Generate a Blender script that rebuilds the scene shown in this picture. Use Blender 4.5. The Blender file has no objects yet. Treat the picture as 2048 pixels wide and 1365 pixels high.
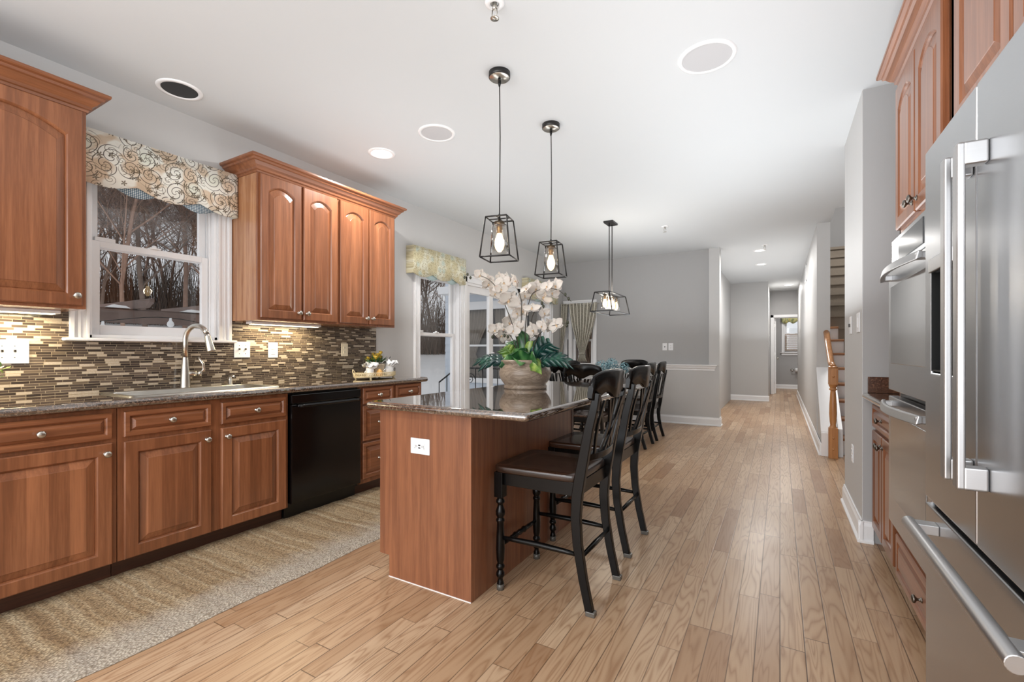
import bpy, bmesh, math, random
from mathutils import Vector, Matrix
PI = math.pi
SC = bpy.context.scene
COL = SC.collection
random.seed(7)

# ------------------------------------------------------------------ camera, world, lights, exposure
def srgb(r, g, b):
    f = lambda c: (c / 12.92 if c <= .04045 else ((c + .055) / 1.055) ** 2.4)
    return (f(r / 255), f(g / 255), f(b / 255), 1)

cam_d = bpy.data.cameras.new('camera'); cam = bpy.data.objects.new('camera', cam_d); COL.objects.link(cam)
cam_d.sensor_width = 36; cam_d.lens = 36 * 925 / 2048; cam_d.clip_start = .05; cam_d.clip_end = 200
cam_d.shift_y = (702 - 682.5) / 2048
cam.location = (0, 0, 1.17); cam.rotation_euler = (PI / 2, 0, math.atan(536 / 925))
SC.camera = cam
SC.view_settings.view_transform = 'Standard'; SC.view_settings.look = 'None'
SC.view_settings.exposure = 0.66; SC.view_settings.gamma = 1
W = bpy.data.worlds.new('world'); SC.world = W; W.use_nodes = True
wn = W.node_tree; bg = wn.nodes['Background']
bg.inputs['Color'].default_value = (.93, .96, 1.0, 1); bg.inputs['Strength'].default_value = .55

def light(kind, loc, energy, color=(1, 1, 1), size=.2, size_y=None, rot=(0, 0, 0), name='light', spread=None):
    d = bpy.data.lights.new(name, kind); d.energy = energy; d.color = color
    if kind == 'AREA':
        d.shape = 'RECTANGLE' if size_y else 'DISK'; d.size = size
        if size_y: d.size_y = size_y
        if spread: d.spread = spread
    else:
        d.shadow_soft_size = size
    o = bpy.data.objects.new(name, d); o.location = loc; o.rotation_euler = rot; COL.objects.link(o)
    return o
# added area light behind the camera, out of view, to brighten the room
light('AREA', (-1.2, -3.2, 1.6), 105, (.96, .98, 1), 4.2, 2.2, (PI / 2, 0, 0), 'rear_fill')
# added fill panels, unseen from the camera, facing up to brighten the ceiling
light('AREA', (-1.3, -1.1, 1.5), 40, (.93, .97, 1), 3.0, 1.8, (PI, 0, 0), 'ceiling_fill')
light('AREA', (-.25, 3.3, 1.42), 24, (.93, .97, 1), 1.0, 4.2, (PI, 0, 0), 'ceiling_fill')
light('AREA', (-2.4, 3.0, 1.45), 9, (.93, .97, 1), .8, 2.6, (PI, 0, 0), 'ceiling_fill')
light('AREA', (-1.6, 5.9, 1.42), 10, (.93, .97, 1), .9, 2.2, (PI, 0, 0), 'ceiling_fill')
light('AREA', (-.3, 9.6, 1.4), 10, (.93, .97, 1), .8, 4.6, (PI, 0, 0), 'ceiling_fill')
CAN = [(-2.789, 2.707), (-.3, 8.35), (-.3, 9.7), (.12, 13.0)]
for x, y in CAN + [(-1.6, -.6)]:  # the last position is an added lamp out of view, without a fixture
    light('AREA', (x, y, 2.70), 14, (1, .97, .93), .12, None, (0, 0, 0), 'can_light')

# ------------------------------------------------------------------ object helpers
def link(o, parent=None, loc=None, rot=None):
    COL.objects.link(o)
    if parent is not None: o.parent = parent
    if loc is not None: o.location = loc
    if rot is not None: o.rotation_euler = rot
    return o
def tag(o, label=None, cat=None, group=None, kind=None):
    if label: o['label'] = label
    if cat: o['category'] = cat
    if group: o['group'] = group
    if kind: o['kind'] = kind
    return o
def empty(name, label, cat, loc=(0, 0, 0), rz=0, group=None):
    o = bpy.data.objects.new(name, None); o.empty_display_size = .05
    link(o, None, loc, (0, 0, rz)); return tag(o, label, cat, group)
def copy_tree(o, parent=None):
    c = o.copy(); COL.objects.link(c)
    if parent is not None: c.parent = parent
    for ch in list(o.children): copy_tree(ch, c)
    return c

class MB:
    def __init__(s): s.v = []; s.f = []; s.sm = []
    def add(s, vs, fs, smooth=False):
        b = len(s.v); s.v += [tuple(v) for v in vs]
        s.f += [tuple(i + b for i in f) for f in fs]; s.sm += [smooth] * len(fs); return s
    def box(s, x0, x1, y0, y1, z0, z1):
        x0, x1 = sorted((x0, x1)); y0, y1 = sorted((y0, y1)); z0, z1 = sorted((z0, z1))
        vs = [(x, y, z) for z in (z0, z1) for y in (y0, y1) for x in (x0, x1)]
        return s.add(vs, [(0, 2, 3, 1), (4, 5, 7, 6), (0, 1, 5, 4), (2, 6, 7, 3), (0, 4, 6, 2), (1, 3, 7, 5)])
    def rings(s, rings, closed=True, caps=True, smooth=True):
        n = len(rings[0]); vs = [p for r in rings for p in r]; fs = []
        for k in range(len(rings) - 1):
            for i in range(n if closed else n - 1):
                j = (i + 1) % n
                fs.append((k * n + i, k * n + j, (k + 1) * n + j, (k + 1) * n + i))
        s.add(vs, fs, smooth)
        if caps and closed:
            s.add(rings[0], [tuple(range(n))[::-1]]); s.add(rings[-1], [tuple(range(n))])
        return s
    def lathe(s, prof, c=(0, 0, 0), n=24, axis='z', smooth=True, caps=True):
        R = []
        for r, h in prof:
            ring = []
            for i in range(n):
                a = 2 * PI * i / n; p = (r * math.cos(a), r * math.sin(a))
                if axis == 'z': q = (c[0] + p[0], c[1] + p[1], c[2] + h)
                elif axis == 'x': q = (c[0] + h, c[1] + p[0], c[2] + p[1])
                else: q = (c[0] + p[1], c[1] + h, c[2] + p[0])
                ring.append(q)
            R.append(ring)
        return s.rings(R, smooth=smooth, caps=caps)
    def tube(s, pts, r, n=8, caps=True, flat=None):
        pts = [Vector(p) for p in pts]; m = len(pts)
        rr = r if isinstance(r, (list, tuple)) else [r] * m
        R = []; up = None
        for i, p in enumerate(pts):
            t = (pts[min(i + 1, m - 1)] - pts[max(i - 1, 0)])
            if t.length < 1e-9: t = Vector((0, 0, 1))
            t.normalize()
            if up is None: up = Vector((0, 0, 1)) if abs(t.z) < .9 else Vector((1, 0, 0))
            a = t.cross(up)
            if a.length < 1e-6: a = t.cross(Vector((0, 1, 0)))
            a.normalize(); b = a.cross(t).normalized(); up = b
            R.append([tuple(p + a * rr[i] * math.cos(2 * PI * k / n) + b * rr[i] * (flat or 1) * math.sin(2 * PI * k / n)) for k in range(n)])
        return s.rings(R, caps=caps)
    def sweep(s, pts, wx, wy):
        """rectangular bar following pts (all in a vertical plane); wx across in local x/z normal, wy in y"""
        R = []; m = len(pts)
        for i, p in enumerate(pts):
            a = Vector(pts[max(i - 1, 0)]); b = Vector(pts[min(i + 1, m - 1)]); t = (b - a).normalized()
            nrm = Vector((t.z, 0, -t.x)); w = wx[i] if isinstance(wx, (list, tuple)) else wx
            q = Vector(p)
            R.append([tuple(q + nrm * w * u + Vector((0, wy * v, 0))) for u, v in ((-.5, -.5), (.5, -.5), (.5, .5), (-.5, .5))])
        return s.rings(R, smooth=False)
    def prism(s, poly, axis, a, b, smooth=False):
        """poly: 2D points, extruded along axis from a to b"""
        def q(p, h):
            return {'x': (h, p[0], p[1]), 'y': (p[0], h, p[1]), 'z': (p[0], p[1], h)}[axis]
        s.rings([[q(p, a) for p in poly], [q(p, b) for p in poly]], smooth=smooth); return s
    def build(s, name, mat, parent=None, bevel=0, loc=None, rot=None, seg=2, subsurf=0, solid=0, autosmooth=True):
        me = bpy.data.meshes.new(name); me.from_pydata(s.v, [], s.f)
        me.polygons.foreach_set('use_smooth', s.sm)
        bm = bmesh.new(); bm.from_mesh(me); bmesh.ops.remove_doubles(bm, verts=bm.verts, dist=1e-6)
        bmesh.ops.recalc_face_normals(bm, faces=bm.faces); bm.to_mesh(me); bm.free()
        if mat is not None:
            for m in (mat if isinstance(mat, (list, tuple)) else [mat]): me.materials.append(m)
        o = bpy.data.objects.new(name, me); link(o, parent, loc, rot)
        if solid:
            m = o.modifiers.new('solid', 'SOLIDIFY'); m.thickness = solid; m.offset = 0
        if bevel:
            m = o.modifiers.new('bevel', 'BEVEL'); m.width = bevel; m.segments = seg; m.limit_method = 'ANGLE'; m.angle_limit = .6
            m.harden_normals = False
        if subsurf:
            m = o.modifiers.new('sub', 'SUBSURF'); m.levels = subsurf; m.render_levels = subsurf
        return o
def struct(o): o['kind'] = 'structure'; return o

# ------------------------------------------------------------------ node helpers
class NT:
    def __init__(s, name):
        s.m = bpy.data.materials.new(name); s.m.use_nodes = True; s.t = s.m.node_tree
        s.b = s.t.nodes['Principled BSDF']; s.out = s.t.nodes['Material Output']
    def n(s, typ, ins=None, **props):
        nd = s.t.nodes.new(typ)
        for k, v in props.items(): setattr(nd, k, v)
        for k, v in (ins or {}).items(): s.set(nd.inputs[k], v)
        return nd
    def set(s, inp, v):
        if isinstance(v, bpy.types.NodeSocket): s.t.links.new(v, inp)
        elif v is not None: inp.default_value = v
    def m_(s, op, a, b=None, c=None):
        nd = s.n('ShaderNodeMath', operation=op); s.set(nd.inputs[0], a)
        if b is not None: s.set(nd.inputs[1], b)
        if c is not None: s.set(nd.inputs[2], c)
        return nd.outputs[0]
    def coord(s, kind='Object'): return s.n('ShaderNodeTexCoord').outputs[kind]
    def sep(s, v):
        nd = s.n('ShaderNodeSeparateXYZ', {0: v}); return nd.outputs
    def comb(s, x=0, y=0, z=0): return s.n('ShaderNodeCombineXYZ', {0: x, 1: y, 2: z}).outputs[0]
    def scale(s, v, x, y, z): return s.n('ShaderNodeVectorMath', {0: v, 1: (x, y, z)}, operation='MULTIPLY').outputs[0]
    def vadd(s, v, w): return s.n('ShaderNodeVectorMath', {0: v, 1: w}, operation='ADD').outputs[0]
    def noise(s, v, sc=5, det=3, rough=.5, dist=0, out=0):
        return s.n('ShaderNodeTexNoise', {'Vector': v, 'Scale': sc, 'Detail': det, 'Roughness': rough, 'Distortion': dist}).outputs[out]
    def white(s, v, dim='3D'):
        return s.n('ShaderNodeTexWhiteNoise', {('W' if dim == '1D' else 'Vector'): v}, noise_dimensions=dim).outputs[0]
    def vor(s, v, sc=5, feature='F1', dim='3D', rnd=1., out='Distance'):
        ins = {'Scale': sc, 'Randomness': rnd}; ins['W' if dim == '1D' else 'Vector'] = v
        return s.n('ShaderNodeTexVoronoi', ins, feature=feature, voronoi_dimensions=dim).outputs[out]
    def ramp(s, f, pts, interp='LINEAR'):
        nd = s.n('ShaderNodeValToRGB', {0: f}); e = nd.color_ramp; e.interpolation = interp
        while len(e.elements) < len(pts): e.elements.new(.5)
        for el, (p, c) in zip(e.elements, pts):
            el.position = p; el.color = c if isinstance(c, (tuple, list)) else (c, c, c, 1)
        return nd.outputs[0]
    def mix(s, f, a, b, blend='MIX'):
        nd = s.n('ShaderNodeMix', data_type='RGBA', blend_type=blend)
        s.set(nd.inputs[0], f); s.set(nd.inputs[6], a); s.set(nd.inputs[7], b); return nd.outputs[2]
    def bump(s, h, strength=.3, dist=.01):
        return s.n('ShaderNodeBump', {'Height': h, 'Strength': strength, 'Distance': dist}).outputs[0]
    def fin(s, color=None, rough=None, metal=None, normal=None, **kw):
        b = s.b.inputs
        s.set(b['Base Color'], color); s.set(b['Roughness'], rough); s.set(b['Metallic'], metal)
        if normal is not None: s.set(b['Normal'], normal)
        for k, v in kw.items(): s.set(b[k.replace('_', ' ')], v)
        return s.m
def simple(name, col, rough=.5, metal=0, noise=.04, nsc=30, **kw):
    N = NT(name); v = N.coord()
    f = N.noise(v, nsc, 3)
    c = N.mix(f, tuple(min(1, x * (1 - noise)) for x in col[:3]) + (1,), tuple(min(1, x * (1 + noise)) for x in col[:3]) + (1,))
    return N.fin(c, rough, metal, **kw)
M = {}
M['wall'] = simple('painted_wall', srgb(197, 196, 195), .55, noise=.01)
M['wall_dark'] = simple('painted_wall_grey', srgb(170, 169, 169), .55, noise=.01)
M['ceiling'] = simple('ceiling_paint', srgb(209, 212, 214), .8, noise=.008, nsc=2)
M['white'] = simple('white_trim_paint', srgb(240, 240, 241), .35, noise=.01)
M['black'] = simple('black_paint', srgb(9, 8, 8), .24, noise=.15, Specular_IOR_Level=.28)
M['black_metal'] = simple('black_metal', srgb(30, 28, 27), .4, noise=.1)
M['black_gloss'] = simple('dishwasher_black', srgb(7, 7, 8), .16, noise=.02)
M['nickel'] = simple('brushed_nickel', srgb(196, 192, 184), .28, 1, noise=.03)
M['pewter'] = simple('pewter_knob', srgb(120, 116, 110), .3, 1, noise=.05)
M['plate'] = simple('switch_plate', srgb(236, 236, 238), .35, noise=.005)
M['ivory'] = simple('ivory_plate', srgb(232, 222, 198), .4, noise=.005)
M['slot'] = simple('slot_dark', srgb(70, 68, 66), .5)
M['dark'] = simple('dark_void', srgb(10, 10, 10), .35)
M['grille'] = simple('speaker_grille', srgb(192, 192, 194), .7, noise=.02, nsc=300)

def cherry(name, axis, staves=0., tint=(1, 1, 1), gloss=.3, base=((126, 77, 49), (154, 99, 66))):
    N = NT(name); v = N.coord(); x, y, z = N.sep(v)
    oi = N.n('ShaderNodeObjectInfo').outputs['Random']
    sc = {'z': (30, 30, 1.2), 'x': (1.2, 30, 30), 'y': (30, 1.2, 30)}[axis]
    vv = N.vadd(N.scale(v, *sc), N.comb(N.m_('MULTIPLY', oi, 37.), N.m_('MULTIPLY', oi, 11.), N.m_('MULTIPLY', oi, 23.)))
    g1 = N.noise(vv, 1.0, 5, .62, .5); g2 = N.noise(vv, 7, 3, .6)
    f = N.m_('ADD', N.m_('MULTIPLY', g1, .75), N.m_('MULTIPLY', g2, .25))
    if staves:
        u = x if axis == 'z' else z
        wob = N.m_('MULTIPLY', N.noise(N.comb(0, 0, N.m_('ADD', u, oi)), 3., 1), .0)
        k = N.m_('FLOOR', N.m_('ADD', N.m_('DIVIDE', N.m_('ADD', u, wob), .072), N.m_('MULTIPLY', oi, 9)))
        st = N.white(N.m_('ADD', k, N.m_('MULTIPLY', oi, 50)), '1D')
        f = N.m_('ADD', f, N.m_('MULTIPLY', N.m_('SUBTRACT', st, .5), staves))
    f = N.m_('ADD', f, N.m_('MULTIPLY', N.m_('SUBTRACT', oi, .5), .12))
    a, b = base
    t = lambda c, s=1: srgb(*[min(255, ci * ti * s) for ci, ti in zip(c, tint)])
    c = N.ramp(f, [(.22, t(a, .82)), (.45, t(a)), (.66, t(b)), (.85, t(b, 1.12))])
    return N.fin(c, gloss, 0, N.bump(f, .04, .002), Coat_Weight=.25, Coat_Roughness=.2)
M['ch_v'] = cherry('cherry_vertical', 'z')
M['ch_panel'] = cherry('cherry_panel_staves', 'z', .2)
M['ch_h'] = cherry('cherry_horizontal', 'x')
M['ch_side'] = cherry('cherry_side', 'z', 0, base=((150, 100, 66), (186, 138, 100)), gloss=.25)
M['ch_island'] = cherry('cherry_island', 'z', 0, base=((124, 78, 54), (150, 98, 68)), gloss=.36)
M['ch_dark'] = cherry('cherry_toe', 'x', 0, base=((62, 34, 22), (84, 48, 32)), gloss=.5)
M['oak_rail'] = cherry('oak_rail', 'z', 0, base=((176, 118, 68), (205, 148, 92)))
M['oak_tread'] = cherry('oak_tread', 'x', 0, base=((150, 100, 62), (184, 132, 88)))
M['seat'] = cherry('walnut_seat', 'x', .15, base=((40, 26, 19), (72, 47, 33)), gloss=.24)

def floor_mat():
    N = NT('oak_strip_floor'); v = N.coord(); x, y, z = N.sep(v); w = .0845
    xs = N.m_('DIVIDE', x, w); k = N.m_('FLOOR', xs); fx = N.m_('SUBTRACT', xs, k)
    W1 = N.m_('ADD', y, N.m_('MULTIPLY', N.white(k, '1D'), 37.7))
    e = N.vor(W1, 1.15, 'DISTANCE_TO_EDGE', '1D', .85); col = N.vor(W1, 1.15, 'F1', '1D', .85, 'Color')
    r = N.sep(col); rid = N.m_('FRACT', N.m_('ADD', r[0], N.m_('MULTIPLY', k, .618)))
    off = N.comb(N.m_('MULTIPLY', r[1], 31), N.m_('MULTIPLY', rid, 17), k)
    gv = N.vadd(N.scale(v, 9.5, .85, 1), off)
    ring = N.noise(gv, 1.25, 2, .5, .35)
    band = N.m_('FRACT', N.m_('MULTIPLY', ring, 13.))
    tri = N.m_('ABSOLUTE', N.m_('SUBTRACT', N.m_('MULTIPLY', band, 2.), 1.))
    fine = N.noise(N.vadd(N.scale(v, 260, 5.5, 1), off), 1., 3, .6)
    lines = N.m_('MULTIPLY', N.m_('POWER', tri, 2.5), N.m_('ADD', .55, N.m_('MULTIPLY', fine, .9)))
    base = N.ramp(rid, [(0, srgb(172, 138, 106)), (.2, srgb(190, 159, 128)), (.42, srgb(178, 146, 115)), (.62, srgb(201, 173, 143)), (.82, srgb(184, 152, 121)), (1, srgb(156, 120, 90))])
    c = N.mix(N.m_('MULTIPLY', lines, .6), base, srgb(138, 98, 66))
    c = N.mix(N.m_('MULTIPLY', N.m_('SUBTRACT', fine, .4), .35), c, srgb(150, 112, 80))
    seam = N.m_('MINIMUM', N.m_('MULTIPLY', N.m_('MINIMUM', fx, N.m_('SUBTRACT', 1, fx)), w), N.m_('MULTIPLY', e, .9))
    sm = N.ramp(N.m_('DIVIDE', seam, .0026), [(.35, 1.), (1, 0.)])
    jit = N.m_('ADD', .5, N.m_('MULTIPLY', N.white(N.m_('ADD', k, .5), '1D'), .5))
    c = N.mix(N.m_('MULTIPLY', sm, jit), c, srgb(74, 50, 34))
    ro = N.m_('ADD', .27, N.m_('MULTIPLY', N.noise(v, 2.5, 2), .12))
    h = N.m_('SUBTRACT', N.m_('MULTIPLY', N.noise(N.scale(v, 3, 1.5, 1), 1, 2), .6), sm)
    return N.fin(c, ro, 0, N.bump(h, .12, .002), Specular_IOR_Level=.5)
M['floor'] = floor_mat()

def granite(name, dark, mid, light_, rough=.05):
    N = NT(name); v = N.coord()
    a = N.noise(v, 85, 4, .7); b = N.vor(v, 170); c2 = N.noise(v, 260, 2)
    f = N.m_('ADD', N.m_('MULTIPLY', a, .7), N.m_('MULTIPLY', c2, .3))
    c = N.ramp(f, [(.36, dark), (.5, mid), (.6, light_), (.66, mid)])
    c = N.mix(N.ramp(b, [(.1, .65), (.3, 0.)]), c, dark)
    return N.fin(c, rough, 0, IOR=2.2, Coat_Weight=1., Coat_IOR=1.9, Coat_Roughness=.02)
M['granite'] = granite('brown_granite', srgb(22, 19, 18), srgb(72, 56, 46), srgb(140, 118, 100))
M['granite_red'] = granite('brown_granite_splash', srgb(30, 18, 14), srgb(82, 52, 38), srgb(120, 84, 62), .2)

def mosaic():
    N = NT('glass_stone_mosaic'); v = N.coord(); x, y, z = N.sep(v); h = .0142
    zs = N.m_('DIVIDE', z, h); k = N.m_('FLOOR', zs); fz = N.m_('SUBTRACT', zs, k)
    W1 = N.m_('ADD', y, N.m_('MULTIPLY', N.white(k, '1D'), 13.3))
    e = N.vor(W1, 16., 'DISTANCE_TO_EDGE', '1D', .65); col = N.vor(W1, 16., 'F1', '1D', .65, 'Color')
    r = N.sep(col); rid = N.m_('FRACT', N.m_('ADD', r[0], N.m_('MULTIPLY', k, .381)))
    vein = N.noise(N.scale(v, 1, 30, 60), 4, 3, .6)
    stone = N.mix(vein, srgb(146, 132, 116), srgb(198, 186, 168))
    c = N.ramp(rid, [(0, srgb(76, 66, 60)), (.3, srgb(94, 83, 75)), (.55, srgb(60, 52, 48)), (.7, srgb(104, 91, 78)), (.77, srgb(104, 91, 78))], 'CONSTANT')
    isst = N.m_('GREATER_THAN', rid, .81); c = N.mix(isst, c, stone)
    ez = N.m_('MULTIPLY', N.m_('MINIMUM', fz, N.m_('SUBTRACT', 1, fz)), h); ey = N.m_('DIVIDE', e, 16.)
    seam = N.m_('MINIMUM', ez, ey); g = N.m_('LESS_THAN', seam, .0008)
    wide = N.m_('MULTIPLY', N.m_('LESS_THAN', seam, .0019), N.m_('GREATER_THAN', r[1], .78))
    gm = N.m_('MAXIMUM', g, N.m_('MULTIPLY', wide, .8))
    c = N.mix(gm, c, srgb(154, 140, 116))
    ro = N.m_('MAXIMUM', N.m_('MULTIPLY', isst, .5), N.m_('MAXIMUM', N.m_('MULTIPLY', gm, .7), .13))
    hh = N.m_('SUBTRACT', N.m_('MULTIPLY', r[2], .5), gm)
    return N.fin(c, ro, 0, N.bump(hh, .35, .002))
M['mosaic'] = mosaic()

def steel(name='stainless_steel', base=(186, 187, 189), axis='z', rough=.2):
    N = NT(name); v = N.coord()
    sc = {'z': (1, 1, 120), 'x': (120, 120, 1), 'y': (120, 1, 120)}[axis]
    f = N.noise(N.scale(v, *sc), 3, 3, .6); g = N.noise(v, 2.2, 2)
    c = N.mix(f, srgb(*[b * .95 for b in base]), srgb(*base))
    ro = N.m_('ADD', rough, N.m_('ADD', N.m_('MULTIPLY', f, .05), N.m_('MULTIPLY', g, .05)))
    return N.fin(c, ro, 1, N.bump(g, .06, .02))
M['steel'] = steel(); M['steel_bar'] = steel('stainless_handle', (196, 196, 197), 'z', .36)
M['sink'] = steel('sink_steel', (178, 176, 170), 'y', .3)

def rug():
    N = NT('braided_jute'); v = N.coord(); x, y, z = N.sep(v)
    yy = N.m_('ADD', y, N.m_('MULTIPLY', N.noise(N.scale(v, 3, 1.2, 1), 1.6, 2), .06))
    band = N.noise(N.comb(0, N.m_('MULTIPLY', yy, 13.), 3.), 1, 3, .65)
    rows = N.m_('ABSOLUTE', N.m_('SINE', N.m_('MULTIPLY', x, 260.)))
    kn = N.vor(N.scale(v, 150, 95, 1), 1.)
    tw = N.noise(N.scale(v, 120, 320, 1), 1., 3, .7)
    c = N.ramp(N.m_('ADD', N.m_('MULTIPLY', band, 1.0), N.m_('MULTIPLY', tw, .22)), [(.3, srgb(106, 80, 54)), (.47, srgb(150, 122, 88)), (.6, srgb(178, 152, 116)), (.78, srgb(208, 190, 158))])
    c = N.mix(N.ramp(kn, [(.35, 0.), (.75, .62)]), c, srgb(78, 58, 38))
    edge = N.m_('ADD', x, N.m_('MULTIPLY', N.noise(N.scale(v, 1, 2, 1), 5, 3), .26))
    fr = N.ramp(edge, [(0, 0.), (1, 1.)])
    fr = N.ramp(N.m_('MULTIPLY', N.m_('ADD', edge, 2.325), 4.2), [(0.05, 0.), (.85, .7)])
    c = N.mix(fr, c, N.mix(kn, srgb(214, 208, 198), srgb(150, 138, 122)))
    return N.fin(c, .95, 0, N.bump(N.m_('ADD', kn, N.m_('MULTIPLY', rows, .3)), .8, .01))
M['rug'] = rug()

def paisley(name, grounds, lines, blue, sc=8.5, ax='yz'):
    N = NT(name); v = N.coord(); x, y, z = N.sep(v)
    p = N.comb(y if ax[0] == 'y' else x, z, 0)
    p = N.n('ShaderNodeVectorMath', {0: p, 1: N.n('ShaderNodeVectorMath', {0: N.noise(p, 4, 1, out=1), 1: (.05, .05, 0)}, operation='MULTIPLY').outputs[0]}, operation='ADD').outputs[0]
    def swirl(s, turns, seed):
        q = N.vadd(p, (seed, seed * .7, 0))
        vo = N.n('ShaderNodeTexVoronoi', {'Vector': q, 'Scale': s, 'Randomness': .75}, voronoi_dimensions='2D')
        pos = vo.outputs['Position']; cr = N.sep(vo.outputs['Color'])
        d = N.n('ShaderNodeVectorMath', {0: q, 1: pos}, operation='SUBTRACT').outputs[0]
        dx, dy, _ = N.sep(d)
        th = N.m_('ARCTAN2', dy, dx); r = vo.outputs['Distance']
        sw = N.m_('SINE', N.m_('ADD', N.m_('ADD', th, N.m_('MULTIPLY', r, turns)), N.m_('MULTIPLY', cr[0], 6.28)))
        return N.m_('ABSOLUTE', sw), r, cr, th
    a, r, cr, th = swirl(sc, 15., 0.)
    ln = N.m_('MULTIPLY', N.ramp(a, [(.16, 1.), (.36, 0.)]), N.ramp(r, [(.05, 1.), (.55, 1.), (.66, 0.)]))
    a3, r3, cr3, th3 = swirl(sc * 1.7, 13., 9.1)
    ln2 = N.m_('MULTIPLY', N.m_('MULTIPLY', N.ramp(a3, [(.2, 1.), (.42, 0.)]), N.ramp(r3, [(.04, 1.), (.4, 1.), (.5, 0.)])), N.m_('GREATER_THAN', cr3[0], .35))
    a2, r2, cr2, th2 = swirl(sc * 2.6, 3., 5.3)
    pet = N.m_('ABSOLUTE', N.m_('COSINE', N.m_('MULTIPLY', th2, 2.5)))
    leaf = N.m_('MULTIPLY', N.m_('LESS_THAN', r2, N.m_('MULTIPLY', pet, .36)), N.m_('GREATER_THAN', cr2[1], .52))
    g = N.ramp(cr[1], [(0, grounds[0]), (.3, grounds[1]), (.55, grounds[2]), (.8, grounds[3])], 'CONSTANT')
    bgc = N.mix(N.ramp(N.noise(p, 7., 2), [(.47, 0.), (.53, 1.)]), grounds[0], N.mix(.5, grounds[3], grounds[1]))
    g = N.mix(N.ramp(r, [(.18, 0.), (.45, .9)]), g, bgc)
    c = N.mix(N.m_('MULTIPLY', leaf, .85), g, lines[1])
    c = N.mix(N.m_('MULTIPLY', ln, .9), c, lines[0])
    c = N.mix(N.m_('MULTIPLY', ln2, .8), c, lines[1])
    return N.fin(c, .85, 0)
M['paisley'] = paisley('paisley_fabric', [srgb(240, 239, 230), srgb(222, 202, 178), srgb(228, 230, 216), srgb(204, 182, 156)], [srgb(62, 54, 46), srgb(96, 82, 60)], None, 8.2)
M['paisley2'] = paisley('paisley_fabric_pale', [srgb(222, 220, 200), srgb(208, 200, 166), srgb(196, 208, 196), srgb(206, 196, 160)], [srgb(140, 124, 92), srgb(168, 158, 124)], None, 12)
def gingham():
    N = NT('blue_gingham'); v = N.coord(); x, y, z = N.sep(v)
    a = N.m_('GREATER_THAN', N.m_('SINE', N.m_('MULTIPLY', y, 620.)), 0); b = N.m_('GREATER_THAN', N.m_('SINE', N.m_('MULTIPLY', z, 620.)), 0)
    c = N.ramp(N.m_('MULTIPLY', N.m_('ADD', a, b), .5), [(0, srgb(222, 228, 228)), (.5, srgb(128, 150, 164)), (1, srgb(66, 92, 112))])
    return N.fin(c, .85)
M['gingham'] = gingham()
def curtain_mat():
    N = NT('curtain_linen'); v = N.coord('UV'); u, w, _ = N.sep(v)
    st = N.m_('FRACT', N.m_('MULTIPLY', u, 8.)); ln = N.m_('LESS_THAN', N.m_('ABSOLUTE', N.m_('SUBTRACT', st, .5)), .11)
    f = N.noise(N.coord(), 55, 2); c = N.ramp(f, [(.42, srgb(140, 136, 124)), (.55, srgb(168, 163, 150))])
    return N.fin(N.mix(ln, c, srgb(222, 218, 204)), .85)
M['curtain'] = curtain_mat()
M['carpet'] = simple('taupe_carpet', srgb(134, 124, 112), .95, noise=.2, nsc=120)
M['tile_white'] = simple('ceramic_white', srgb(238, 236, 230), .2, noise=.01)
M['petal'] = simple('orchid_petal', srgb(212, 205, 197), .55, noise=.03, nsc=60, Transmission_Weight=0., Subsurface_Weight=.15, Subsurface_Radius=(.02, .01, .008))
M['petal_c'] = simple('orchid_lip', srgb(216, 186, 150), .5, noise=.2)
M['stem'] = simple('dark_stem', srgb(56, 50, 40), .5)
M['bud'] = simple('dark_bud', srgb(60, 62, 46), .45, noise=.2)
def leafm(name, a, b, c):
    N = NT(name); v = N.coord(); f = N.noise(v, 16, 3)
    return N.fin(N.ramp(f, [(.3, srgb(*a)), (.52, srgb(*b)), (.7, srgb(*c))]), .28, 0)
M['leaf'] = leafm('monstera_leaf', (18, 52, 34), (44, 92, 48), (84, 130, 72))
M['leaf_y'] = leafm('lime_leaf', (50, 84, 34), (92, 128, 50), (160, 176, 92))
M['leaf_b'] = leafm('blue_green_leaf', (12, 42, 44), (24, 66, 58), (60, 108, 88))
def pot_mat():
    N = NT('weathered_wood_pot'); v = N.coord(); f = N.noise(N.scale(v, 3, 3, 9), 2, 4, .6, 1.4); b = N.m_('SINE', N.m_('MULTIPLY', f, 34))
    c = N.ramp(N.m_('ADD', N.m_('MULTIPLY', b, .25), .5), [(0, srgb(108, 92, 78)), (.5, srgb(138, 122, 106)), (1, srgb(160, 146, 130))])
    return N.fin(c, .38, 0)
M['pot'] = pot_mat()
def glass(name='window_glass', tint=(1, 1, 1, 1), refl=1.):
    N = NT(name); tr = N.n('ShaderNodeBsdfTransparent', {0: tint}); gl = N.n('ShaderNodeBsdfGlossy', {'Roughness': .0})
    fc = N.n('ShaderNodeLayerWeight', {0: .5}).outputs['Facing']
    fr = N.m_('ADD', .035, N.m_('MULTIPLY', N.m_('POWER', fc, 5.), .9))
    mx = N.n('ShaderNodeMixShader', {0: N.m_('MULTIPLY', fr, refl), 1: tr.outputs[0], 2: gl.outputs[0]})
    N.t.links.new(mx.outputs[0], N.out.inputs[0]); return N.m
M['glass'] = glass(); M['glass_lamp'] = glass('lamp_glass', (.93, .92, .90, 1), 2.2)
def emis(name, col, st):
    N = NT(name); N.b.inputs['Base Color'].default_value = col; N.b.inputs['Emission Color'].default_value = col; N.b.inputs['Emission Strength'].default_value = st
    return N.m
M['bulb'] = emis('edison_bulb', srgb(255, 222, 170), 2.6)
M['filament'] = emis('filament', srgb(255, 214, 150), 30.)
M['can'] = emis('can_lens', srgb(255, 250, 244), 2.2)
M['strip'] = emis('undercabinet_strip', srgb(255, 236, 190), 6.)
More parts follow.
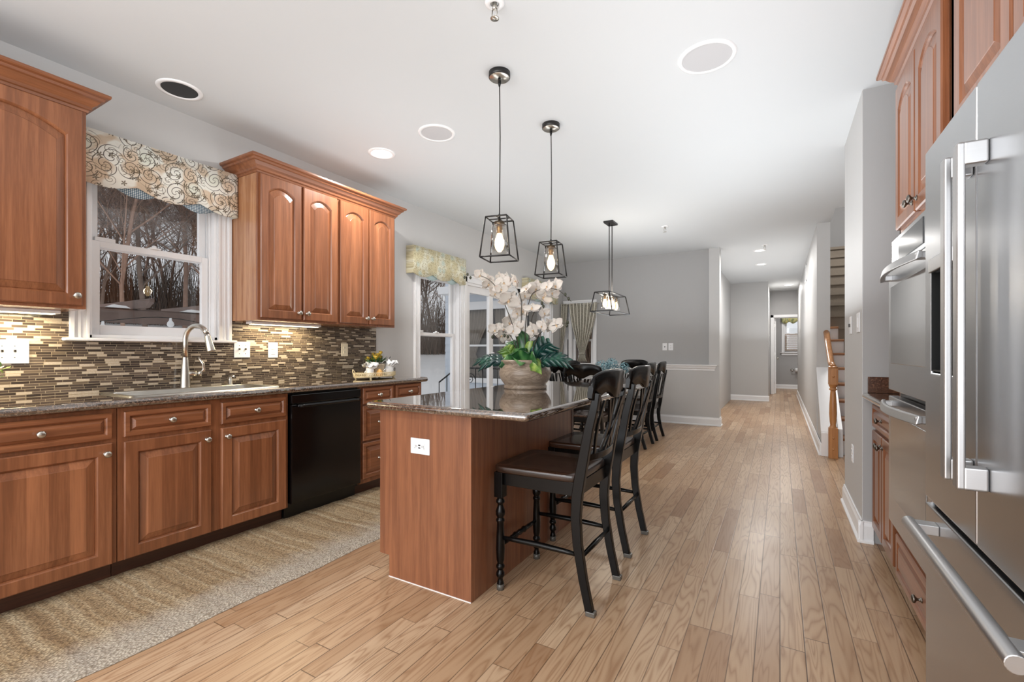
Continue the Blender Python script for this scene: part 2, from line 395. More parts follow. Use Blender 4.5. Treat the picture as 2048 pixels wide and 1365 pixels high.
M['brass'] = simple('brass_socket', srgb(150, 120, 78), .35, 1)
M['bronze'] = simple('bronze_socket', srgb(92, 80, 66), .35, .9)
M['snow'] = simple('snow', srgb(238, 238, 238), .9, noise=.05, nsc=.6)
M['bark'] = simple('winter_bark', srgb(132, 114, 102), .9, noise=.3, nsc=6)
M['bark2'] = simple('reddish_bark', srgb(170, 138, 120), .9, noise=.3, nsc=6)
M['brush'] = simple('winter_brush', srgb(116, 94, 78), .95, noise=.3, nsc=9)
M['pergola'] = simple('weathered_pergola_wood', srgb(112, 94, 86), .8, noise=.5, nsc=5)
M['siding'] = simple('white_siding', srgb(206, 214, 224), .6, noise=.02)
M['hydrangea'] = simple('blue_petals', srgb(104, 140, 152), .6, noise=.35, nsc=40)
M['wicker'] = simple('cream_metal', srgb(226, 208, 168), .5, noise=.1)
M['honey'] = simple('honey_dipper_wood', srgb(218, 168, 96), .5, noise=.1)
M['concrete'] = simple('tan_planter', srgb(190, 176, 156), .8, noise=.1)
M['yellow'] = simple('yellow_flower', srgb(206, 176, 66), .6, noise=.3, nsc=60)
M['ceramic'] = simple('ceramic_glaze', srgb(240, 240, 240), .12, noise=.01)
M['oven_glass'] = simple('oven_glass', srgb(136, 138, 140), .1, .8, noise=.03)
M['lcd'] = simple('oven_panel', srgb(40, 42, 44), .12, noise=.05)
M['gasket'] = simple('fridge_gasket', srgb(70, 71, 73), .5)
M['tip'] = simple('clear_leg_tip', srgb(92, 88, 82), .25)
# ------------------------------------------------------------------ the setting
WX = -3.475; CZ = 2.77; BY = 7.85
def slab_holes(mb, a0, a1, z0, z1, d0, d1, holes, axis):
    """wall slab running along axis 'y' (thickness in x) or 'x' (thickness in y) with rectangular holes (a,b,zlo,zhi)"""
    def bx(a, b, lo, hi):
        if b - a < 1e-5 or hi - lo < 1e-5: return
        if axis == 'y': mb.box(d0, d1, a, b, lo, hi)
        else: mb.box(a, b, d0, d1, lo, hi)
    p = a0
    for a, b, lo, hi in sorted(holes):
        bx(p, a, z0, z1); bx(a, b, z0, lo); bx(a, b, hi, z1); p = b
    bx(p, a1, z0, z1)
W1 = (1.09, 1.80, 1.245, 2.30); W2 = (3.93, 4.69, .32, 2.06); DR = (4.83, 6.14, 0., 2.05); W3 = (6.42, 7.30, .32, 2.06)
m = MB(); slab_holes(m, -3.3, 8.0, -.05, CZ, WX - .14, WX, [W1, W2, DR, W3], 'y')
struct(m.build('wall_left', M['wall']))
BW = (-3.45, -2.87, .78, 2.02)
m = MB(); slab_holes(m, WX, -.83, -.05, CZ, BY, BY + .14, [BW], 'x')
wb = struct(m.build('wall_back', M['wall_dark']))
m = MB(); m.box(WX, -.81, BY - .06, BY, 0, .78); m.box(-2.80, -.81, BY - .06, BY, .78, .9); m.box(-.96, -.81, BY - .06, BY, .9, CZ); m.box(-.83, -.81, BY, BY + .14, 0, CZ)
struct(m.build('wall_back_lower', M['wall']))
m = MB(); m.box(-1.16, -1.02, BY + .14, 12.2, 0, CZ); struct(m.build('wall_hall_left', M['wall']))
m = MB(); m.box(-1.02, -.235, 12.2, 12.34, 0, CZ); struct(m.build('wall_hall_end', M['wall']))
m = MB(); m.box(-.375, -.235, 12.34, 14.3, 0, CZ); struct(m.build('wall_corridor_left', M['wall']))
m = MB(); slab_holes(m, -.375, 1.5, 0, CZ, 14.3, 14.42, [(-.15, .62, 0, 2.06)], 'x'); struct(m.build('wall_corridor_end', M['wall_dark']))
m = MB(); slab_holes(m, -.6, 1.5, 0, CZ, 16.6, 16.74, [(.11, .75, 1.12, 2.2)], 'x'); m.box(-.6, -.48, 14.42, 16.6, 0, CZ); m.box(1.4, 1.5, 14.42, 16.6, 0, CZ)
struct(m.build('wall_bathroom', M['wall_dark']))
m = MB(); m.box(.40, .54, 6.95, 14.3, 0, CZ); m.box(.41, .55, 6.3, 11.0, CZ + .12, 5.2)
m.prism([(6.2, 0), (6.95, 0), (6.95, .93), (6.2, .24)], 'x', .41, .53)
struct(m.build('wall_hall_right', M['wall']))
m = MB(); m.prism([(6.19, .24), (6.95, .93), (6.95, .965), (6.19, .275)], 'x', .395, .55); m.box(.398, .55, 6.17, 6.2, 0, .26)
struct(m.build('trim_1', M['white'], bevel=.003))
m = MB(); m.box(.437, 1.3, 3.54, 4.42, 0, CZ); struct(m.build('wall_right', M['wall']))
m = MB(); m.box(.44, 1.15, 3.53, 3.54, 0, CZ); struct(m.build('wall_right_end', M['wall_dark']))  # thin panel whose darker grey stands in for shade on the wall end
m = MB(); m.box(1.15, 1.3, -3.3, 3.53, 0, CZ); struct(m.build('wall_right_kitchen', M['wall']))
m = MB(); m.box(1.62, 1.74, 4.0, 11.1, 0, 5.2); m.box(.55, 1.62, 11.0, 11.12, 0, 5.2); m.box(.41, 1.74, 6.2, 6.3, CZ + .1, 5.2); m.box(.41, 1.74, 6.2, 11.12, 5.2, 5.3)
struct(m.build('wall_stair', M['wall_dark']))
m = MB()
m.box(WX - .14, 1.74, -3.3, 6.3, CZ, CZ + .12); m.box(WX - .14, .54, 6.3, 11.1, CZ, CZ + .12); m.box(WX - .14, 1.74, 11.1, 16.74, CZ, CZ + .12)
struct(m.build('ceiling', M['ceiling']))
m = MB(); m.box(WX - .14, 1.74, -3.3, 16.74, -.12, 0); struct(m.build('floor', M['floor']))

def baseboard(name, a, b, plane, axis, side, h=.13, t=.016):
    """side: +1 protrudes to + of plane axis"""
    m = MB(); prof = [(0, 0), (t + .012, 0), (t + .012, .012), (t, .022), (t, h - .03), (t * .55, h - .012), (t * .55, h), (0, h)]
    if axis == 'y': m.prism([(plane + side * u, z) for u, z in prof], 'y', a, b)
    else: m.prism([(plane + side * u, z) for u, z in prof], 'x', a, b)
    return struct(m.build(name, M['white']))
baseboard('baseboard_hall_right', 6.2, 14.3, .40, 'y', -1)
baseboard('baseboard_right', 3.505, 4.42, .437, 'y', -1)
baseboard('baseboard_right_end', .415, .49, 3.53, 'x', -1)
baseboard('baseboard_back', -2.85, -.785, BY - .06, 'x', -1)
baseboard('baseboard_back_end', BY - .08, BY + .14, -.81, 'y', 1)
baseboard('baseboard_hall_end', -1.02, -.215, 12.2, 'x', -1)
baseboard('baseboard_bathroom', -.48, 1.4, 16.6, 'x', -1)
baseboard('baseboard_left', 6.25, 6.36, WX, 'y', 1)
# chair rail cap on the dining wall, with a mitred free end
m = MB(); R = []
for x, dx in ((WX, 0), (-.885, 1)):
    R.append([(x + dx * q[0], BY - .06 - q[0], q[1]) for q in ((-.055, .95), (.045, .95), (.045, .935), (.03, .925), (.022, .895), (.008, .885), (.008, .86), (-.055, .86))])
m.rings(R, smooth=False); struct(m.build('trim_2', M['white']))

def window(name, w, z0, z1, loc, rz, meet, casing=(1, 1, 1, 1), sill=True, lock=True, mull=None, deep=.14, cw=.088, label_glass=True):
    """local: x along the width 0..w, y into the wall, interior face at y=0"""
    root = MB(); H = z1
    fr = root
    # jamb liner
    fr.box(0, .018, 0, deep, z0, H); fr.box(w - .018, w, 0, deep, z0, H); fr.box(0, w, 0, deep, H - .018, H); fr.box(0, w, 0, deep, z0, z0 + .02)
    for s0, s1 in ((.018, .03), (w - .03, w - .018)): fr.box(s0, s1, .045, .058, z0, H); fr.box(s0, s1, .085, .09, z0, H)
    if mull: fr.box(mull[0], mull[1], -.01, deep, z0, H)
    o = fr.build(name, M['white'], None, .002, loc, (0, 0, rz)); struct(o)
    spans = [(.03, w - .03)] if not mull else [(.03, mull[0] - .005), (mull[1] + .005, w - .03)]
    for a, b in spans:
        for nm, lo, hi, y0 in (('lower_sash', z0 + .02, meet + .02, .058), ('upper_sash', meet - .02, H - .018, .092)):
            s = MB(); t = .042; y1 = y0 + .032; bt = .06 if nm == 'lower_sash' else .034
            s.box(a, a + t, y0, y1, lo, hi); s.box(b - t, b, y0, y1, lo, hi); s.box(a + t, b - t, y0, y1, lo, lo + bt); s.box(a + t, b - t, y0, y1, hi - .036, hi)
            so = s.build(nm, M['white'], o, .003)
            p = MB(); p.box(a + t, b - t, y0 + .014, y0 + .018, lo + bt, hi - .036); p.build('pane', M['glass'], so)
        if lock:
            k = MB(); cx = (a + b) / 2; k.box(cx - .03, cx + .03, .045, .09, meet + .02, meet + .03); k.lathe([(.014, 0), (.014, .012), (.008, .016)], (cx, .068, meet + .03), 12)
            k.build('sash_lock', M['white'], o, .002)
            k = MB(); k.box(a + .02, a + .12, .062, .09, meet + .02, meet + .045); k.build('tilt_latch', M['white'], o, .003)
    c = MB(); L, Rr, T, B = casing
    def board(x0, x1, za, zb, horiz=False):
        c.box(x0, x1, -.018, 0, za, zb)
        if horiz: c.box(x0, x1, -.03, -.018, zb - .022, zb); c.box(x0, x1, -.024, -.018, za, za + .012)
    if L: board(-cw, 0, z0, H + (cw if T else 0)); c.box(-cw, -cw + .02, -.03, -.018, z0, H + (cw if T else 0)); c.box(-.014, 0, -.024, -.018, z0, H); c.box(-.052, -.038, -.022, -.018, z0, H)
    if Rr: board(w, w + cw, z0, H + (cw if T else 0)); c.box(w + cw - .02, w + cw, -.03, -.018, z0, H + (cw if T else 0)); c.box(w, w + .014, -.024, -.018, z0, H); c.box(w + .038, w + .052, -.022, -.018, z0, H)
    if T: board(0, w, H, H + cw, True)
    if c.v: c.build('casing', M['white'], o, .003)
    if sill:
        s = MB(); s.box(-cw - .03 if L else 0, w + cw + .03 if Rr else w, -.045, .05, z0 - .018, z0); s.build('sill', M['white'], o, .006)
        if B: s = MB(); s.box(-cw, w + cw, -.018, 0, z0 - .09, z0 - .018); s.build('apron', M['white'], o, .003)
    return o
RL = PI / 2   # local x -> +Y, local y -> -X
window('window_1', W1[1] - W1[0], W1[2], W1[3], (WX, W1[0], 0), RL, 1.81, (1, 1, 1, 0))
window('window_2', W2[1] - W2[0], W2[2], W2[3], (WX, W2[0], 0), RL, 1.36, (1, 1, 1, 0))
window('window_3', W3[1] - W3[0], W3[2], W3[3], (WX, W3[0], 0), RL, 1.36, (1, 1, 1, 0))
window('window_4', BW[1] - BW[0], BW[2], BW[3], (BW[0], BY, 0), 0, 1.36, (0, 1, 1, 0), mull=(.10, .165), cw=.06)
window('window_5', .64, 1.12, 2.2, (.11, 16.6, 0), 0, 1.68, (1, 1, 1, 1), cw=.07)
# patio door
w = DR[1] - DR[0]; fr = MB()
fr.box(0, .03, 0, .14, 0, DR[3]); fr.box(w - .03, w, 0, .14, 0, DR[3]); fr.box(0, w, 0, .14, DR[3] - .03, DR[3]); fr.box(0, w, -.01, .14, 0, .03)
door = struct(fr.build('door_1', M['white'], None, .002, (WX, DR[0], 0), (0, 0, RL)))
c = MB(); c.box(-.04, 0, -.018, 0, 0, 2.14); c.box(w, w + .088, -.018, 0, 0, 2.14); c.box(-.04, w + .088, -.018, 0, DR[3], 2.14); c.box(-.04, w + .088, -.032, -.018, 2.115, 2.14)
c.box(w + .066, w + .088, -.03, -.018, 0, 2.14); c.build('casing', M['white'], door, .003)
for a, b, y0 in ((.03, .70, .04), (.66, w - .03, .085)):
    s = MB(); t = .10; s.box(a, a + t, y0, y0 + .04, .03, 2.02); s.box(b - t, b, y0, y0 + .04, .03, 2.02); s.box(a + t, b - t, y0, y0 + .04, .03, .2); s.box(a + t, b - t, y0, y0 + .04, 1.93, 2.02)
    so = s.build('door_panel', M['white'], door, .003); p = MB(); p.box(a + t, b - t, y0 + .017, y0 + .022, .2, 1.93); p.build('pane', M['glass'], so)
hd = MB(); hd.box(.655, .675, .0, .012, .95, 1.15); hd.box(.655, .675, .012, .04, .95, .97); hd.box(.655, .675, .012, .04, 1.13, 1.15); hd.build('door_handle', M['white'], door, .003)
# bathroom door, standing open, and casing
m = MB(); m.box(-.22, -.15, 14.27, 14.3, 0, 2.13); m.box(.62, .69, 14.27, 14.3, 0, 2.13); m.box(-.22, .69, 14.27, 14.3, 2.06, 2.13); m.box(-.15, -.13, 14.3, 14.42, 0, 2.06); m.box(-.15, .62, 14.3, 14.42, 2.045, 2.06)
bd = struct(m.build('door_2', M['white'], None, .003))
lf = MB(); lf.box(0, .70, -.035, 0, .01, 2.03); leaf = lf.build('door_leaf', M['white'], bd, .002, (-.128, 14.43, 0), (0, 0, math.radians(91)))
kb = MB(); kb.lathe([(.012, 0), (.012, .03), (.028, .04), (.03, .055), (.02, .065), (0, .067)], (.64, -.035, .95), 16, 'y'); 
kb.v = [(x, -.07 - y, z) for x, y, z in kb.v]; kb.build('door_knob', M['nickel'], leaf)
for hz in (.25, 1.02, 1.8): h = MB(); h.box(-.004, .012, -.012, .03, hz, hz + .09); h.build('hinge', M['nickel'], leaf)

# ceiling fixtures
def can_light(x, y, label, lit, black=False, r=.085):
    e = empty('recessed_light', label, 'recessed light', (x, y, CZ), 0)
    t = MB(); t.lathe([(r + .022, 0), (r + .02, -.006), (r, -.008), (r - .004, -.002), (r - .004, 0)], (0, 0, 0), 40, caps=False); t.build('trim_ring', M['white'], e)
    b = MB(); b.lathe([(r - .004, -.002), (r - .008, .0), (r - .012, .0015)] if not black else [(r - .004, -.003), (0, -.0028)], (0, 0, 0), 40, caps=False)
    b.build('baffle', M['dark'] if black else M['white'], e)
    if lit:
        l = MB(); l.lathe([(0, -.004), (r - .012, -.004), (r - .012, -.001)], (0, 0, 0), 40, caps=False); l.build('lens', M['can'], e)
    return e
can_light(-3.18, 1.43, 'unlit black recessed light in the ceiling over the sink window', False, True, .098)
can_light(-2.79, 2.71, 'lit recessed light in the ceiling near the wall cabinets right of the sink', True)
can_light(-.28, 8.35, 'lit recessed light nearer of two in the hall ceiling past the dining wall', True, r=.075)
can_light(-.30, 9.7, 'lit recessed light farther of two in the hall ceiling past the dining wall', True, r=.075)
can_light(.18, 13.1, 'lit recessed light in front of the bathroom door at the far end', True, r=.075)
def speaker(x, y, label, r):
    e = empty('ceiling_speaker', label, 'speaker', (x, y, CZ)); t = MB()
    t.lathe([(r, 0), (r - .003, -.007), (r - .022, -.009), (r - .024, -.004)], (0, 0, 0), 48, caps=False); t.build('speaker_ring', M['white'], e)
    g = MB(); g.lathe([(r - .024, -.005), (r * .5, -.008), (0, -.009)], (0, 0, 0), 48, caps=False); g.build('speaker_grille', M['grille'], e)
speaker(-2.18, 2.66, 'round white ceiling speaker left of the pendants, beside the lit recessed light', .135)
speaker(-.345, 2.71, 'large round grey ceiling speaker right of the pendants', .15)
def sprinkler(x, y, label, s=1.):
    e = empty('sprinkler_head', label, 'sprinkler', (x, y, CZ)); t = MB()
    t.lathe([(.045 * s, 0), (.043 * s, -.006), (.025 * s, -.012), (.02 * s, -.004)], (0, 0, 0), 28, caps=False); t.build('escutcheon', M['white'], e)
    h = MB(); h.lathe([(.011, 0), (.011, -.03 * s), (.006, -.034 * s)], (0, 0, 0), 12); h.tube([(-.012, 0, -.03 * s), (-.014, 0, -.05 * s), (0, 0, -.07 * s), (.014, 0, -.05 * s), (.012, 0, -.03 * s)], .0025, 6)
    h.lathe([(0, -.07 * s), (.02, -.07 * s), (.02, -.073 * s), (0, -.073 * s)], (0, 0, 0), 16); h.build('sprinkler_nozzle', M['nickel'], e)
sprinkler(-1.135, 1.80, 'fire sprinkler head at the top edge, nearest the camera')
sprinkler(-1.28, 6.13, 'small fire sprinkler head in the ceiling right of the chandelier')
sprinkler(-.20, 7.95, 'small fire sprinkler head at the start of the hall ceiling')
# return air grille on the hall wall
e = empty('air_vent', 'white slotted return air grille high on the right hall wall', 'vent', (.40, 9.73, 2.39))
m = MB(); m.box(-.008, 0, -.17, .17, -.0, .02); m.box(-.008, 0, -.17, .17, .28, .3); m.box(-.008, 0, -.17, -.15, 0, .3); m.box(-.008, 0, .15, .17, 0, .3); m.build('grille_frame', M['white'], e)
m = MB()
for i in range(12): m.box(-.006, 0, -.15, .15, .025 + i * .0215, .037 + i * .0215)
m.build('grille_slats', M['grille'], e)

# ------------------------------------------------------------------ stairs
st = empty('staircase', 'oak staircase with white risers and taupe carpet runner beside the hall', 'staircase', (0, 6.35, 0))
for k in range(16):
    z = .19 * (k + 1); y = .257 * k
    t = MB(); t.box(.60 if k < 9 else .56, 1.60, y - .025, y + .257, z - .03, z); t.build('tread', M['oak_tread'], st, .008)
    r = MB(); r.box(.60, 1.60, y, y + .02, z - .19, z - .03); r.build('riser', M['white'], st)
for k in range(2, 16):
    z = .19 * (k + 1); y = .257 * k; x0 = max(.56, .98 - .042 * max(0, k - 1)) if k < 8 else .56
    c = MB(); c.box(x0, 1.45, y - .038, y + .25, z, z + .012); c.box(x0, 1.45, y - .038, y - .026, z - .04, z + .012); c.box(x0, 1.45, y - .016, y - .002, z - .19, z - .03)
    c.build('carpet_runner', M['carpet'], st, .006)
m = MB(); m.prism([(-.15, 0), (.05, 0), (4.2, 3.05), (4.2, 3.35), (-.1, .30)], 'x', .555, .60); m.build('stringer', M['white'], st, .003)
nw = MB(); a = .043
nw.box(.50 - a, .50 + a, -.28, -.28 + 2 * a, 0, .33); nw.box(.50 - a, .50 + a, -.28, -.28 + 2 * a, .80, .98)
nw.lathe([(.04, .33), (.03, .345), (.026, .36), (.031, .40), (.036, .48), (.034, .58), (.027, .70), (.024, .735), (.036, .745), (.036, .755), (.026, .765), (.038, .785), (.04, .80)], (.50, -.28 + a, 0), 24, caps=False)
nw.lathe([(.04, .98), (.045, .985), (.045, .995), (.025, 1.005), (.025, 1.02), (0, 1.03)], (.50, -.28 + a, 0), 24)
nwo = nw.build('newel_post', M['oak_rail'], st, .003)
for z in (.10, .22, .89): p = MB(); p.lathe([(.012, 0), (.011, .004), (0, .006)], (0, 0, 0), 12, 'y'); p.v = [(x + .50, -.28 - y, q + z) for x, y, q in p.v]; p.build('wood_plug', M['oak_rail'], nwo)
hr = MB(); hr.tube([(.50, -.26, .99), (.50, .0, 1.03), (.50, 1.3, 1.83)], .032, 12, flat=.8); hr.build('handrail', M['oak_rail'], st)

# ------------------------------------------------------------------ outside
def gz(x, y):
    d = math.hypot(x, y); a = math.degrees(math.atan2(-x, y)); k = .078 + .075 * min(1, max(0, (a - 46) / 18))
    return -.45 + max(0, d - 8) * k + .05 * math.sin(x * .9) * math.cos(y * .7)
m = MB(); G = []
for i in range(41):
    a = math.radians(-12 + i * 2.7); row = []
    for d in (3.0, 5, 7, 8, 9, 11, 13, 16, 19, 22, 26, 30, 36, 44, 60):
        x = -math.sin(a) * d; y = math.cos(a) * d
        row.append((x - 4.2, y + 1.5, gz(x - 4.2, y + 1.5) if d > 5 else -.45))
    G.append(row)
vs = [p for r in G for p in r]; nn = 15
m.add(vs, [(i * nn + j, i * nn + j + 1, (i + 1) * nn + j + 1, (i + 1) * nn + j) for i in range(40) for j in range(nn - 1)], True)
sg = struct(m.build('snow_ground', M['snow']))

def bare_tree(seed, h, mat):
    rnd = random.Random(seed); m = MB()
    def br(p, d, L, r, lv):
        n = 4 if lv < 2 else 3; pts = [Vector(p)]; dd = Vector(d)
        for i in range(n):
            dd = (dd + Vector((rnd.uniform(-.16, .16), rnd.uniform(-.16, .16), rnd.uniform(-.02, .12)))).normalized()
            pts.append(pts[-1] + dd * L / n)
        rr = [r * (1 - .62 * i / n) for i in range(n + 1)]
        m.tube(pts, rr, 6 if lv == 0 else (4 if lv == 1 else 3), caps=False)
        if lv >= 4: return
        k = (15, 9, 6, 4)[lv]
        for i in range(k):
            f = (.16 if lv == 0 else .25) + .75 * (i + rnd.random()) / k; f = min(f, .999); j = min(n - 1, int(f * n)); q = pts[j].lerp(pts[j + 1], f * n - j)
            t = (pts[j + 1] - pts[j]).normalized(); s = Vector((rnd.uniform(-1, 1), rnd.uniform(-1, 1), rnd.uniform(-.25, .75))).normalized()
            br(q, (t * .55 + s * .85).normalized(), L * rnd.uniform(.38, .58), max(.0045, rr[j] * rnd.uniform(.3, .52)), lv + 1)
    br((0, 0, -.3), (rnd.uniform(-.12, .12), rnd.uniform(-.12, .12), 1), h, h * .0078, 0)
    return m
protos = [bare_tree(i * 11 + 3, 9 + i % 4, None) for i in range(7)]
meshes = []
for i, p in enumerate(protos):
    o = p.build('bare_tree', M['bark'] if i % 3 else M['bark2']); meshes.append(o)
rnd = random.Random(5); used = [False] * 7
spots = [(a, d) for a, d in [(rnd.uniform(56, 76), rnd.uniform(19, 40)) for _ in range(40)] + [(rnd.uniform(34, 52), rnd.uniform(26, 42)) for _ in range(18)] + [(rnd.uniform(18, 30), rnd.uniform(15, 30)) for _ in range(6)]]
for n_, (a, d) in enumerate(spots):
    k = n_ % 7; x = -math.sin(math.radians(a)) * d; y = math.cos(math.radians(a)) * d
    if not used[k]: o = meshes[k]; used[k] = True
    else: o = meshes[k].copy(); COL.objects.link(o)
    o.location = (x, y, gz(x, y) - .1); o.rotation_euler = (0, 0, rnd.uniform(0, 6.28)); s = rnd.uniform(.8, 1.25); o.scale = (s, s, s * rnd.uniform(.95, 1.15))
    if a > 55: tag(o, 'bare brown winter tree in the wood seen through the window over the sink', 'tree', 'bare trees seen through the sink window')
    elif a > 32: tag(o, 'bare winter tree beyond the snow seen through the tall window and patio door', 'tree', 'bare trees seen through the tall window')
    else: tag(o, 'bare winter tree seen through the curtained window at the back', 'tree', 'bare trees seen through the curtained window')
m = MB()
for i in range(9000):
    r_ = rnd.random()
    a = rnd.uniform(34, 78) if r_ < .8 else rnd.uniform(16, 32); d = rnd.uniform(26, 28.5) if r_ < .8 else rnd.uniform(17, 20)
    x = -math.sin(math.radians(a)) * d; y = math.cos(math.radians(a)) * d; z = gz(x, y)
    h = rnd.uniform(.6, 3.2) + 2.0 * rnd.random() ** 3; dx, dy = rnd.uniform(-.7, .7), rnd.uniform(-.7, .7); w = rnd.uniform(.008, .022)
    for s in (0, 1):
        ex, ey = (w, 0) if s else (0, w)
        m.add([(x - ex, y - ey, z), (x + ex, y + ey, z), (x + dx + ex * .3, y + dy, z + h), (x + dx - ex * .3, y + dy, z + h)], [(0, 1, 2, 3)])
tag(m.build('brush_thicket', M['brush']), 'brown brush thicket along the far edge of the snowy yard', 'brush', kind='stuff')

# pergola outside the sink window
pg = empty('pergola', 'weathered dark wood pergola with patches of snow outside the sink window', 'pergola', (-6.5, 1.2, 0))
m = MB(); m.box(-.05, .0, -1.5, 5.2, 1.49, 1.64); m.build('beam', M['pergola'], pg, .004)
m = MB(); m.box(-.10, -.05, -1.5, 5.2, 1.50, 1.66); m.build('beam', M['pergola'], pg, .004)
for y in (-1.0, 1.45, 3.9): m = MB(); m.box(-.14, -.0, y - .07, y + .07, -.5, 1.45); m.build('post', M['pergola'], pg, .004)
for i in range(8):
    y = -.9 + i * .72; m = MB()
    m.prism([(-1.1, 1.66), (.25, 1.66), (.36, 1.72), (.36, 1.76), (-1.1, 1.76)], 'y', y, y + .045); m.build('rafter', M['pergola'], pg, .003)
for i, (y, L) in enumerate(((1.0, .22), (1.75, .35), (2.6, .12))):
    m = MB(); m.prism([(y, 1.66), (y + L, 1.66), (y + L * .8, 1.685), (y + L * .3, 1.695)], 'x', -.09, .0, True); m.build('snow_patch', M['snow'], pg)
sl = empty('string_lights', 'string of clear globe lights under the pergola beam outside the window', 'string lights', (-6.42, 1.2, 0))
pts = [(.5, .05 + .12 * i, 1.49 - .05 * math.sin(i * .45)) for i in range(22)]
m = MB(); m.tube(pts, .004, 5); m.build('wire', M['black'], sl)
for i in (2, 6, 11, 15, 19):
    p = pts[i]; b = MB(); b.lathe([(.012, 0), (.014, -.03), (.03, -.05), (.036, -.075), (.024, -.1), (0, -.105)], p, 12); b.build('globe_bulb', M['ceramic'], sl)
# house wing with curtained windows, seen through the patio door
hw = empty('house_wing', 'white sided wing of the house with dark curtained windows beyond the patio door', 'house', (-4.0, 8.05, 0))
m = MB()
for i in range(20): z = -.4 + i * .155; m.prism([(-.0, z), (-.018, z), (-.004, z + .155), (0, z + .155)], 'x', -2.35, -2.12)
m.box(-2.35, -2.12, 0, .1, -.5, 2.7); m.box(-2.12, .4, 0, .1, -.5, .55); m.box(-2.12, .4, 0, .1, 2.05, 2.7)
m.build('siding_wall', M['siding'], hw)
m = MB(); m.box(-2.2, -2.1, -.03, 0, .5, 2.15); m.box(-2.2, .4, -.04, 0, 2.03, 2.2); m.box(-2.2, .4, -.45, 0, 2.35, 2.5); m.box(-2.2, .4, -.05, .02, .5, .6)
for x in (-1.22, -.42): m.box(x, x + .1, -.03, .02, .55, 2.05)
for a, b in ((-2.1, -1.22), (-1.12, -.42), (-.32, .4)): m.box(a, b, -.015, .01, 1.26, 1.30)
m.build('window_trim', M['white'], hw, .003)
for a, b in ((-2.1, -1.22), (-1.12, -.42), (-.32, .4)):
    m = MB(); m.box(a, b, .0, .005, .6, 2.03); m.build('pane', M['glass'], hw)
    m = MB(); n = 48; top = []; mid = []; bot = []
    R = []
    for z, pin in ((2.03, 0), (1.7, .12), (1.4, .4), (1.1, .62), (.95, .5), (.6, .25)):
        c_ = a + (b - a) * .35; R.append([((a + (b - a) * i / n) * (1 - pin) + c_ * pin, .05 + .014 * math.sin(i * 1.3), z) for i in range(n + 1)])
    m.rings(R, closed=False, caps=False); m.build('wing_curtain', M['carpet'], hw, solid=.004)
m = MB(); m.box(-2.1, .4, .09, .1, .55, 2.05); m.build('dark_interior', M['slot'], hw)
rl = empty('porch_railing', 'black wrought iron railing with a scroll outside the patio door', 'railing', (-4.6, 6.35, 0))
m = MB(); m.tube([(-.55, 0, .62), (-.22, 0, .84), (.0, 0, .88), (.8, 0, .88)], .014, 8); m.tube([(-.55, 0, .12), (.8, 0, .12)], .01, 6); m.build('rail_bar', M['black_metal'], rl)
for x in (-.55, -.38, -.22, .0, .22, .36, .5, .65, .8): m = MB(); m.tube([(x, 0, -.45 if x in (-.55, .8) else .12), (x, 0, .62 if x == -.55 else (.73 if x == -.38 else (.84 if x == -.22 else .88)))], .008, 6); m.build('baluster', M['black_metal'], rl)
m = MB(); m.tube([(.11 + .1 * (1 - t / 26) * math.cos(t * .5), 0, .70 + .1 * (1 - t / 26) * math.sin(t * .5)) for t in range(24)], .006, 6); m.build('scroll', M['black_metal'], rl)
# ------------------------------------------------------------------ cabinetry (local frame: x along the width, front plane y=0, outward = -y)
def loop_pts(x0, x1, z0, zs, arch, n, y):
    """rect loop with an arched top: zs = height at the stiles, arch = extra rise in the middle"""
    L = [(x0, y, z0), (x1, y, z0)]
    for i in range(n + 1):
        t = i / n; x = x1 + (x0 - x1) * t; L.append((x, y, zs + arch * (1 - (2 * t - 1) ** 2)))
    return L
def front(name, parent, x, z, w, h, arch=0., knob=None, rail=.058, kmat='nickel', horiz=False, staves=True):
    t = .021; n = 20 if arch else 1
    zs_in = h - rail - (arch + .012 if arch else 0)
    fr = MB(); L = [loop_pts(0, w, 0, h, 0, n, 0), loop_pts(0, w, 0, h, 0, n, -t + .005), loop_pts(.005, w - .005, .005, h - .005, 0, n, -t),
         loop_pts(rail, w - rail, rail, zs_in, arch, n, -t), loop_pts(rail + .005, w - rail - .005, rail + .005, zs_in - .005, arch, n, -t + .006),
         loop_pts(rail + .009, w - rail - .009, rail + .009, zs_in - .009, arch, n, -t + .014)]
    fr.rings(L, caps=False, smooth=False); fr.add(L[0], [tuple(range(len(L[0])))])
    o = fr.build(name, M['ch_h'] if horiz else M['ch_v'], parent, 0, (x, 0, z))
    pn = MB(); r2 = rail + .008
    P = [loop_pts(r2, w - r2, r2, zs_in - .008, arch, n, -t + .015), loop_pts(r2 + .004, w - r2 - .004, r2 + .004, zs_in - .012, arch, n, -t + .012)]
    k = .034 if h > .25 else .016
    P += [loop_pts(r2 + k, w - r2 - k, r2 + k, zs_in - .008 - k, arch * .9, n, -t + .002), loop_pts(r2 + k + .002, w - r2 - k - .002, r2 + k + .002, zs_in - .01 - k, arch * .9, n, -t)]
    pn.rings(P, caps=False, smooth=False); pn.add(P[-1], [tuple(range(len(P[-1])))])
    pn.build('raised_panel', M['ch_h'] if horiz else (M['ch_panel'] if staves else M['ch_v']), o)
    if knob:
        kb = MB(); kb.lathe([(.011, 0), (.010, .003), (.0055, .006), (.005, .014), (.009, .018), (.0155, .022), (.0165, .027), (.013, .031), (.006, .033), (0, .0335)], (0, 0, 0), 20, 'y')
        kb.v = [(a + knob[0], -t - b, c + knob[1]) for a, b, c in kb.v]; kb.build('knob', M[kmat], o)
    return o
def slab_drawer(parent, x, z, w, h, kmat='nickel', knob=True):
    return front('drawer', parent, x, z, w, h, 0, (w / 2, h / 2) if knob else None, .022, kmat, True)
